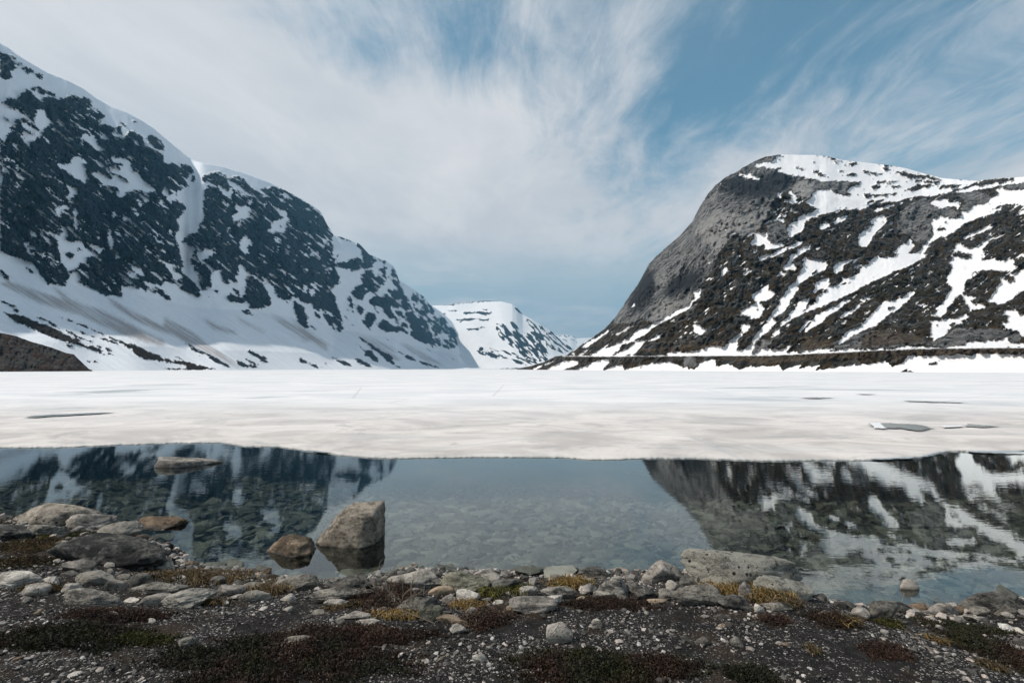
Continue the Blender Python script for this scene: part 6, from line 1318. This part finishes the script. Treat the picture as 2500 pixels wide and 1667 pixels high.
def grass(name, cx, cy, w, h, n, hgt, mat, label, seed=0, cat='grass tuft', lean=(0, 0), wd=0.0028, group=None):
    x, y, a, b = spot(cx, cy, w, h); X, Y, q, r = ellipse_pts(x, y, a, b, n, seed + 50); Z = ground_z(X, Y) - .005
    H = hgt * r.uniform(.3, 1.05, n); ang = r.uniform(0, 2 * pi, n); bd = r.uniform(.5, 1.9, n)
    dx = np.cos(ang) * bd + lean[0] + (X - x) / a * .3; dy = np.sin(ang) * bd + lean[1]
    B = np.stack([X, Y, Z], -1); M = B + np.stack([dx * H * .22, dy * H * .22, H * .6], -1); Tp = B + np.stack([dx * H * .75, dy * H * .75, H * (.95 - .36 * bd)], -1)
    sd = np.stack([-np.sin(ang), np.cos(ang), ang * 0], -1) * wd; sd[:, 0] = np.abs(sd[:, 0]) + wd * .5
    V = np.stack([B - sd, B + sd, M + sd * .7, M - sd * .7, Tp], 1).reshape(-1, 3); k = np.arange(n)[:, None] * 5
    F = np.concatenate([k + [[0, 1, 2]], k + [[0, 2, 3]], k + [[3, 2, 4]]])
    tv = np.clip(r.normal(.5, .25, n) + .3 * fbm2(X * 5, Y * 5, 2), 0, 1); c = np.repeat(tv, 5)
    org = np.array([x, y, ground_z1(x, y)])
    o = mesh_obj(name, V - org, F, mat, smooth=False, attrs={'tint': np.stack([c, c, c, c * 0 + 1], 1)}); o.location = org
    tag(o, label, cat, group); return o
heather('heather_mat', 700, 1625, 560, 130, 5200, .055, matHeath, 'widest dark red-green heather mat along the bottom, left of centre', seed=1)
heather('heather_mat', 1480, 1640, 440, 90, 4600, .05, matHeath, 'dark olive and rust heather mat at the bottom, right of centre', seed=2, lo=0, hi=.8)
heather('heather_mat', 170, 1552, 330, 62, 2600, .06, matHeath, 'long dark heather strip on the left gravel', seed=3, hi=.7)
heather('heather_mat', 2480, 1620, 130, 150, 2000, .06, matHeath, 'heather mat cut by the lower right frame edge', seed=4, hi=.8)
heather('heather_clump', 1835, 1655, 110, 50, 900, .05, matHeath, 'small green cushion of heather at the bottom, right half', seed=5, hi=.4)
heather('heather_clump', 2030, 1516, 92, 30, 900, .055, matHeath, 'red-brown heather clump by the right water edge', seed=6, lo=.2, hi=.85)
heather('heather_clump', 2180, 1526, 60, 18, 450, .04, matMoss, 'flat green moss patch beneath the tilted grey slab', cat='moss', seed=7, hi=.5)
heather('heather_clump', 2330, 1535, 150, 34, 1000, .045, matHeath, 'dark green heather below the long flat pale rock', seed=8, hi=.6)
heather('heather_clump', 2165, 1592, 100, 40, 700, .05, matHeathD, 'purple-brown heather on the right gravel', seed=9, hi=.6)
heather('heather_clump', 1890, 1518, 70, 22, 400, .04, matHeathD, 'faint dry heather right of the golden grass', seed=10)
heather('heather_clump', 1190, 1515, 120, 50, 1100, .06, matHeathD, 'pinkish dry heather between pale stones, centre', seed=11, lo=.3)
heather('heather_clump', 860, 1560, 330, 60, 2600, .05, matHeathD, 'wide dry purple-brown heather above the dark mat', seed=12, hi=.6)
heather('heather_clump', 940, 1462, 160, 60, 1200, .07, matHeathD, 'brown heather around the dead twigs', seed=13, hi=.8)
heather('heather_clump', 1480, 1478, 240, 26, 1400, .045, matHeathD, 'dark brown heather edge in front of the keeled rock', seed=14, hi=.4)
heather('heather_clump', 290, 1508, 260, 40, 1200, .045, matHeathD, 'thin brown heather below the left rock pile', seed=15, hi=.7)
heather('heather_clump', 330, 1565, 180, 26, 700, .04, matMoss, 'green strip at the right end of the long heather strip', cat='moss', seed=16, hi=.4)
heather('heather_clump', 95, 1440, 90, 26, 600, .05, matBrown, 'brown tangle between the rounded pale rocks, far left', cat='moss', seed=17)
heather('heather_clump', 745, 1545, 110, 26, 500, .05, matHeathD, 'pale dry heather behind the sunken grey stone', seed=18, lo=.4)
heather('moss_cushion', 142, 1308, 62, 20, 700, .035, matMoss, 'bright yellow-green moss cushion in front of the left boulders', cat='moss', seed=19, lo=.4)
heather('moss_cushion', 100, 1335, 210, 44, 1800, .045, matBrown, 'rusty brown moss carpet left of the long dark ledge', cat='moss', seed=20)
heather('moss_cushion', 90, 1278, 90, 16, 500, .05, matBrown, 'brown tuft under the broad holed boulder', cat='moss', seed=21)
heather('moss_cushion', 60, 1375, 150, 34, 1000, .04, matBrown, 'dark brown moss above the whitish edge rock', cat='moss', seed=22, hi=.6)
heather('moss_cushion', 225, 1306, 80, 12, 400, .04, matMoss, 'olive moss between wedge boulder and long dark ledge', cat='moss', seed=23, hi=.6)
grass('grass_tuft', 1765, 1440, 90, 34, 700, .11, matGold, 'golden grass in front of the pitted slab, left part', seed=1)
grass('grass_tuft', 1875, 1460, 100, 30, 800, .12, matGold, 'golden grass under the dark-bellied slab', seed=2)
grass('grass_tuft', 1920, 1478, 70, 16, 260, .10, matBrown, 'sparse brownish grass at the end of the dark-bellied slab', seed=3)
grass('grass_tuft', 668, 1445, 80, 34, 800, .12, matBrown, 'brown bushy grass left of the hollow-topped rock', seed=4)
grass('grass_tuft', 500, 1415, 190, 34, 1500, .09, matBrown, 'olive brown grass fringe between the inlet and the water', seed=5)
grass('grass_tuft', 400, 1405, 110, 24, 600, .08, matBrown, 'brown grass below the pale pyramid rock', seed=6)
grass('grass_tuft', 1395, 1430, 90, 24, 600, .11, matGold, 'tawny grass left of the almost black jagged rock', seed=7)
grass('grass_tuft', 1262, 1448, 60, 20, 400, .10, matMoss, 'green grass at the foot of the dark green-black rock', seed=8)
grass('grass_tuft', 1200, 1452, 50, 18, 350, .09, matMoss, 'green grass behind the bright white rounded stone', seed=9)
grass('grass_tuft', 1140, 1482, 60, 20, 350, .08, matGold, 'rusty grass in front of the bright white rounded stone', seed=10)
grass('grass_tuft', 980, 1505, 130, 22, 800, .06, matGold, 'orange-green grass under the dead twigs', seed=11)
grass('grass_tuft', 2480, 1486, 50, 24, 350, .11, matGold, 'ochre grass at the right frame edge beside the fluted boulder', seed=12)
grass('grass_tuft', 2105, 1505, 40, 10, 160, .07, matBrown, 'short grass beside the half white half black stone', seed=13)
grass('grass_tuft', 1725, 1445, 70, 20, 260, .09, matGold, 'small golden grass spray at the left end of the golden grass', seed=14)
grass('grass_tuft', 2070, 1520, 60, 16, 260, .07, matGold, 'pale straw tuft right of the red-brown heather clump', seed=15)
grass('grass_tuft', 2285, 1565, 40, 14, 120, .06, matGold, 'lone straw tuft on the right gravel', seed=16)
grass('grass_tuft', 1990, 1590, 40, 16, 100, .05, matBrown, 'lone brownish tuft on the lower right gravel', seed=17)
grass('grass_tuft', 2425, 1630, 50, 20, 160, .06, matBrown, 'dull tuft at the left rim of the corner heather', seed=18)
grass('grass_tuft', 520, 1470, 80, 14, 300, .06, matBrown, 'low rusty grass right of the banded grey rock', seed=19)
grass('grass_tuft', 840, 1480, 120, 16, 350, .05, matBrown, 'low reddish grass around the pale low rocks, left centre', seed=20)
# dead twigs and dry stalks
m, nt, out = MAT('twig_bark'); g = N(nt, 'ShaderNodeNewGeometry')
PRIN(nt, out, MIX(nt, NOISE(nt, g.outputs['Position'], 40, 4), (0.05, 0.035, 0.025), (0.30, 0.25, 0.19)), 0.8); matTw = m
m, nt, out = MAT('straw'); g = N(nt, 'ShaderNodeNewGeometry')
PRIN(nt, out, MIX(nt, NOISE(nt, g.outputs['Position'], 40, 4), (0.22, 0.16, 0.09), (0.45, 0.37, 0.26)), 0.7); matSt = m
def tube(P, r0, r1, k=5):
    P = np.asarray(P, float); n = len(P); V = []; F = []
    for i in range(n):
        t = P[min(i + 1, n - 1)] - P[max(i - 1, 0)]; t /= np.linalg.norm(t) + 1e-9
        a = np.cross(t, (0.1, 1, 0.2)); a /= np.linalg.norm(a); b = np.cross(t, a); r = r0 + (r1 - r0) * i / (n - 1)
        for j in range(k): V.append(P[i] + r * (a * cos(2 * pi * j / k) + b * sin(2 * pi * j / k)))
    for i in range(n - 1):
        for j in range(k): q = (j + 1) % k; F.append((i * k + j, i * k + q, (i + 1) * k + q, (i + 1) * k + j))
    return np.array(V), np.array(F)
def wander(p, d, L, n, r, wob=.25, droop=0.0):
    P = [np.array(p, float)]; d = np.array(d, float); d /= np.linalg.norm(d)
    for i in range(n):
        d = d + r.normal(0, wob, 3) * (1, 1, .7) - np.array([0, 0, droop]); d /= np.linalg.norm(d); P.append(P[-1] + d * L / n)
    return P
def shrub(px_, py_, label, seed, n=9, L=.34, base=None):
    x, y, z = hit(px_, py_); r = np.random.default_rng(seed)
    root = bpy.data.objects.new('dead_shrub', None); COL.objects.link(root); root.location = (x, y, z); tag(root, label, 'shrub')
    for i in range(n):
        a = r.uniform(0, 2 * pi); P = wander((r.normal(0, .02), r.normal(0, .02), 0), (cos(a), .5 * sin(a), r.uniform(.1, .8)), L * r.uniform(.6, 1.2), 9, r, .28, .03)
        P = [np.array([q[0], q[1], max(q[2], .008)]) for q in P]
        V, F = tube(P, .005, .0016); o = mesh_obj('branch', V, F, matTw, root)
        for j in (3, 5, 7):
            d = P[j] - P[j - 1] + r.normal(0, .02, 3) * 1.4; d[2] = abs(d[2]); Q = wander(P[j], d, L * .35, 5, r, .3)
            V, F = tube(Q, .0022, .0008, 4); mesh_obj('twig', V, F, matTw, o)
shrub(985, 1482, 'tangle of bare dead twigs over the dull grey slab', 5)
shrub(930, 1452, 'bare brown twigs left of the craggy crumpled rock', 8, 7, .26)
shrub(800, 1458, 'thin bare twigs over the long speckled rock', 9, 4, .24)
def stalk(pts, label, r=.0022, mat=None):
    P = []
    b = hit(*pts[0][:2]); D = b[1]
    for px_, py_, dd in pts:
        x, y, z = at(px_, py_, D + dd); P.append((float(x), float(y), float(z)))
    P[0] = (b[0], b[1], b[2] - .01)
    Q = [];  n = len(P)
    for i in range(n - 1):
        for t in np.linspace(0, 1, 5, endpoint=False): Q.append(np.array(P[i]) * (1 - t) + np.array(P[i + 1]) * t)
    Q.append(np.array(P[-1])); o0 = np.array(P[0]); V, F = tube(np.array(Q) - o0, r, r * .4, 4)
    o = mesh_obj('dry_stalk', V, F, mat or matSt); o.location = P[0]; tag(o, label, 'stalk')
stalk([(1296, 1430, 0), (1295, 1395, .02), (1294, 1365, .04)], 'thin upright stalk against the water, right of the dark rock')
stalk([(2195, 1490, 0), (2203, 1462, .02), (2207, 1446, .05)], 'green-grey stalk rising from the tilted grey slab')
stalk([(2520, 1500, 0), (2440, 1445, .05), (2368, 1419, .1)], 'long straw arching left over the fluted boulder')
stalk([(1408, 1432, 0), (1450, 1408, .05), (1546, 1407, .1)], 'long straw lying across the keeled rock')
stalk([(1065, 1520, 0), (1020, 1505, 0), (985, 1490, .02)], 'pale driftwood stick below the dead twigs', r=.006, mat=matTw)
stalk([(0, 1451, 0), (20, 1453, 0), (42, 1458, 0)], 'pale stick lying at the left frame edge below the whitish rock', r=.006)
stalk([(340, 1492, 0), (300, 1484, .0), (250, 1480, .0)], 'straw lying in the brown heather below the left pile', r=.003)
stalk([(1060, 1618, 0), (1075, 1605, .02), (1098, 1595, .04)], 'curved straw on the gravel low in the centre', r=.003)
stalk([(2290, 1600, 0), (2240, 1560, .1), (2190, 1520, .2)], 'thin straw crossing the right gravel', r=.0015)
# ------------------------------------------------------------------ car on the lake road
def paint(name, c, rough=.35, spec=.5):
    m, nt, out = MAT(name); g = N(nt, 'ShaderNodeTexCoord'); PRIN(nt, out, MIX(nt, NOISE(nt, g.outputs['Object'], 3, 3), c, tuple(q * 1.25 for q in c)), rough, None, spec); return m
mB = paint('car_paint', (0.012, 0.014, 0.018)); mGl = paint('car_glass', (0.30, 0.34, 0.38), .15); mTy = paint('car_tyre', (0.015, 0.015, 0.015), .9); mRm = paint('car_rim', (0.3, 0.3, 0.3), .4); mRed = paint('car_lamp', (0.35, 0.01, 0.01), .3)
pxc = 2034.0; Dc = float(right_grid(np.array([pxc]), None)[5][0]) + 5.5
cxw, cyw, czw = [float(q) for q in at(pxc, 858.5, Dc)]
car = bpy.data.objects.new('car', None); COL.objects.link(car); car.location = (cxw, cyw, czw); car.rotation_euler = (0, 0, radians(-14)); tag(car, 'dark estate car driving on the lakeside road, far right shore', 'car')
def prism(name, prof, y0, y1, mat, parent, inset=0.0):
    n = len(prof); V = [(x, y0 + (inset if z > .9 else 0), z) for x, z in prof] + [(x, y1 - (inset if z > .9 else 0), z) for x, z in prof]
    b = bmesh.new(); vs = [b.verts.new(v) for v in V]
    b.faces.new(vs[:n][::-1]); b.faces.new(vs[n:])
    for i in range(n): j = (i + 1) % n; b.faces.new((vs[i], vs[j], vs[n + j], vs[n + i]))
    bmesh.ops.recalc_face_normals(b, faces=b.faces); me = bpy.data.meshes.new(name); b.to_mesh(me); b.free(); me.materials.append(mat)
    o = bpy.data.objects.new(name, me); COL.objects.link(o); o.parent = parent; return o
prism('body', [(-2.2, .35), (2.2, .35), (2.25, .6), (2.15, .85), (1.3, .98), (.55, 1.42), (-1.6, 1.47), (-2.1, 1.0), (-2.25, .7)], -.85, .85, mB, car, .12)
prism('side_window', [(1.05, 1.0), (.5, 1.36), (-.1, 1.38), (-.1, 1.0)], -.80, -.72, mGl, car); prism('side_window', [(-.2, 1.0), (-.2, 1.39), (-1.5, 1.4), (-1.85, 1.02)], -.80, -.72, mGl, car)
prism('windscreen', [(1.28, 1.0), (.6, 1.42), (.58, 1.40), (1.24, .99)], -.62, .62, mGl, car)
prism('tail_light', [(-2.24, .75), (-2.2, .95), (-2.15, .95), (-2.15, .75)], -.86, -.6, mRed, car)
for wx_ in (-1.4, 1.4):
    for sy_ in (-1, 1):
        a = np.linspace(0, 2 * pi, 17)[:-1]
        w = prism('wheel', [(wx_ + .33 * cos(t), .33 + .33 * sin(t)) for t in a], sy_ * .80 - .1, sy_ * .80 + .1, mTy, car)
        prism('rim', [(wx_ + .2 * cos(t), .33 + .2 * sin(t)) for t in a], sy_ * .91 - .005, sy_ * .91 + .012, mRm, w)
# the road itself lies on its shelf above the bank
pr = np.linspace(1380, 2700, 80); g_ = right_grid(pr, None); Dn = g_[5]
m, nt, out = MAT('asphalt'); g = N(nt, 'ShaderNodeNewGeometry'); PRIN(nt, out, MIX(nt, NOISE(nt, g.outputs['Position'], 3, 5), (0.035, 0.035, 0.037), (0.065, 0.065, 0.065)), .9)
xr, yr_, zr = at(pr, road_y(pr), Dn + 2.5); xr2, yr2, zr2 = at(pr, road_y(pr), Dn + 8.0)
V = np.concatenate([np.stack([xr, yr_, zr + .12], 1), np.stack([xr2, yr2, zr + .12], 1), np.stack([xr, yr_, zr - .5], 1)]); n_ = len(pr)
F = [(i, i + 1, n_ + i + 1, n_ + i) for i in range(n_ - 1)] + [(2 * n_ + i, 2 * n_ + i + 1, i + 1, i) for i in range(n_ - 1)]
road = mesh_obj('road', V, F, m, smooth=False); tag(road, kind='structure')
# ------------------------------------------------------------------ haze
HAZE = 5.4e-5
if HAZE > 0:
    me = bpy.data.meshes.new('haze'); b = bmesh.new(); bmesh.ops.create_cube(b, size=1.0); b.to_mesh(me); b.free()
    hz_o = bpy.data.objects.new('haze', me); COL.objects.link(hz_o); zmax = 1900.0
    hz_o.location = (0, 6000, (zmax - 40) / 2); hz_o.scale = (24000, 22000, zmax + 40); tag(hz_o, kind='stuff')
    m, nt, out = MAT('haze_air'); v = N(nt, 'ShaderNodeVolumePrincipled'); v.inputs['Density'].default_value = HAZE
    v.inputs['Color'].default_value = (0.24, 0.60, 0.90, 1); v.inputs['Anisotropy'].default_value = 0.2
    LK(nt, v.outputs[0], out.inputs['Volume']); me.materials.append(m)
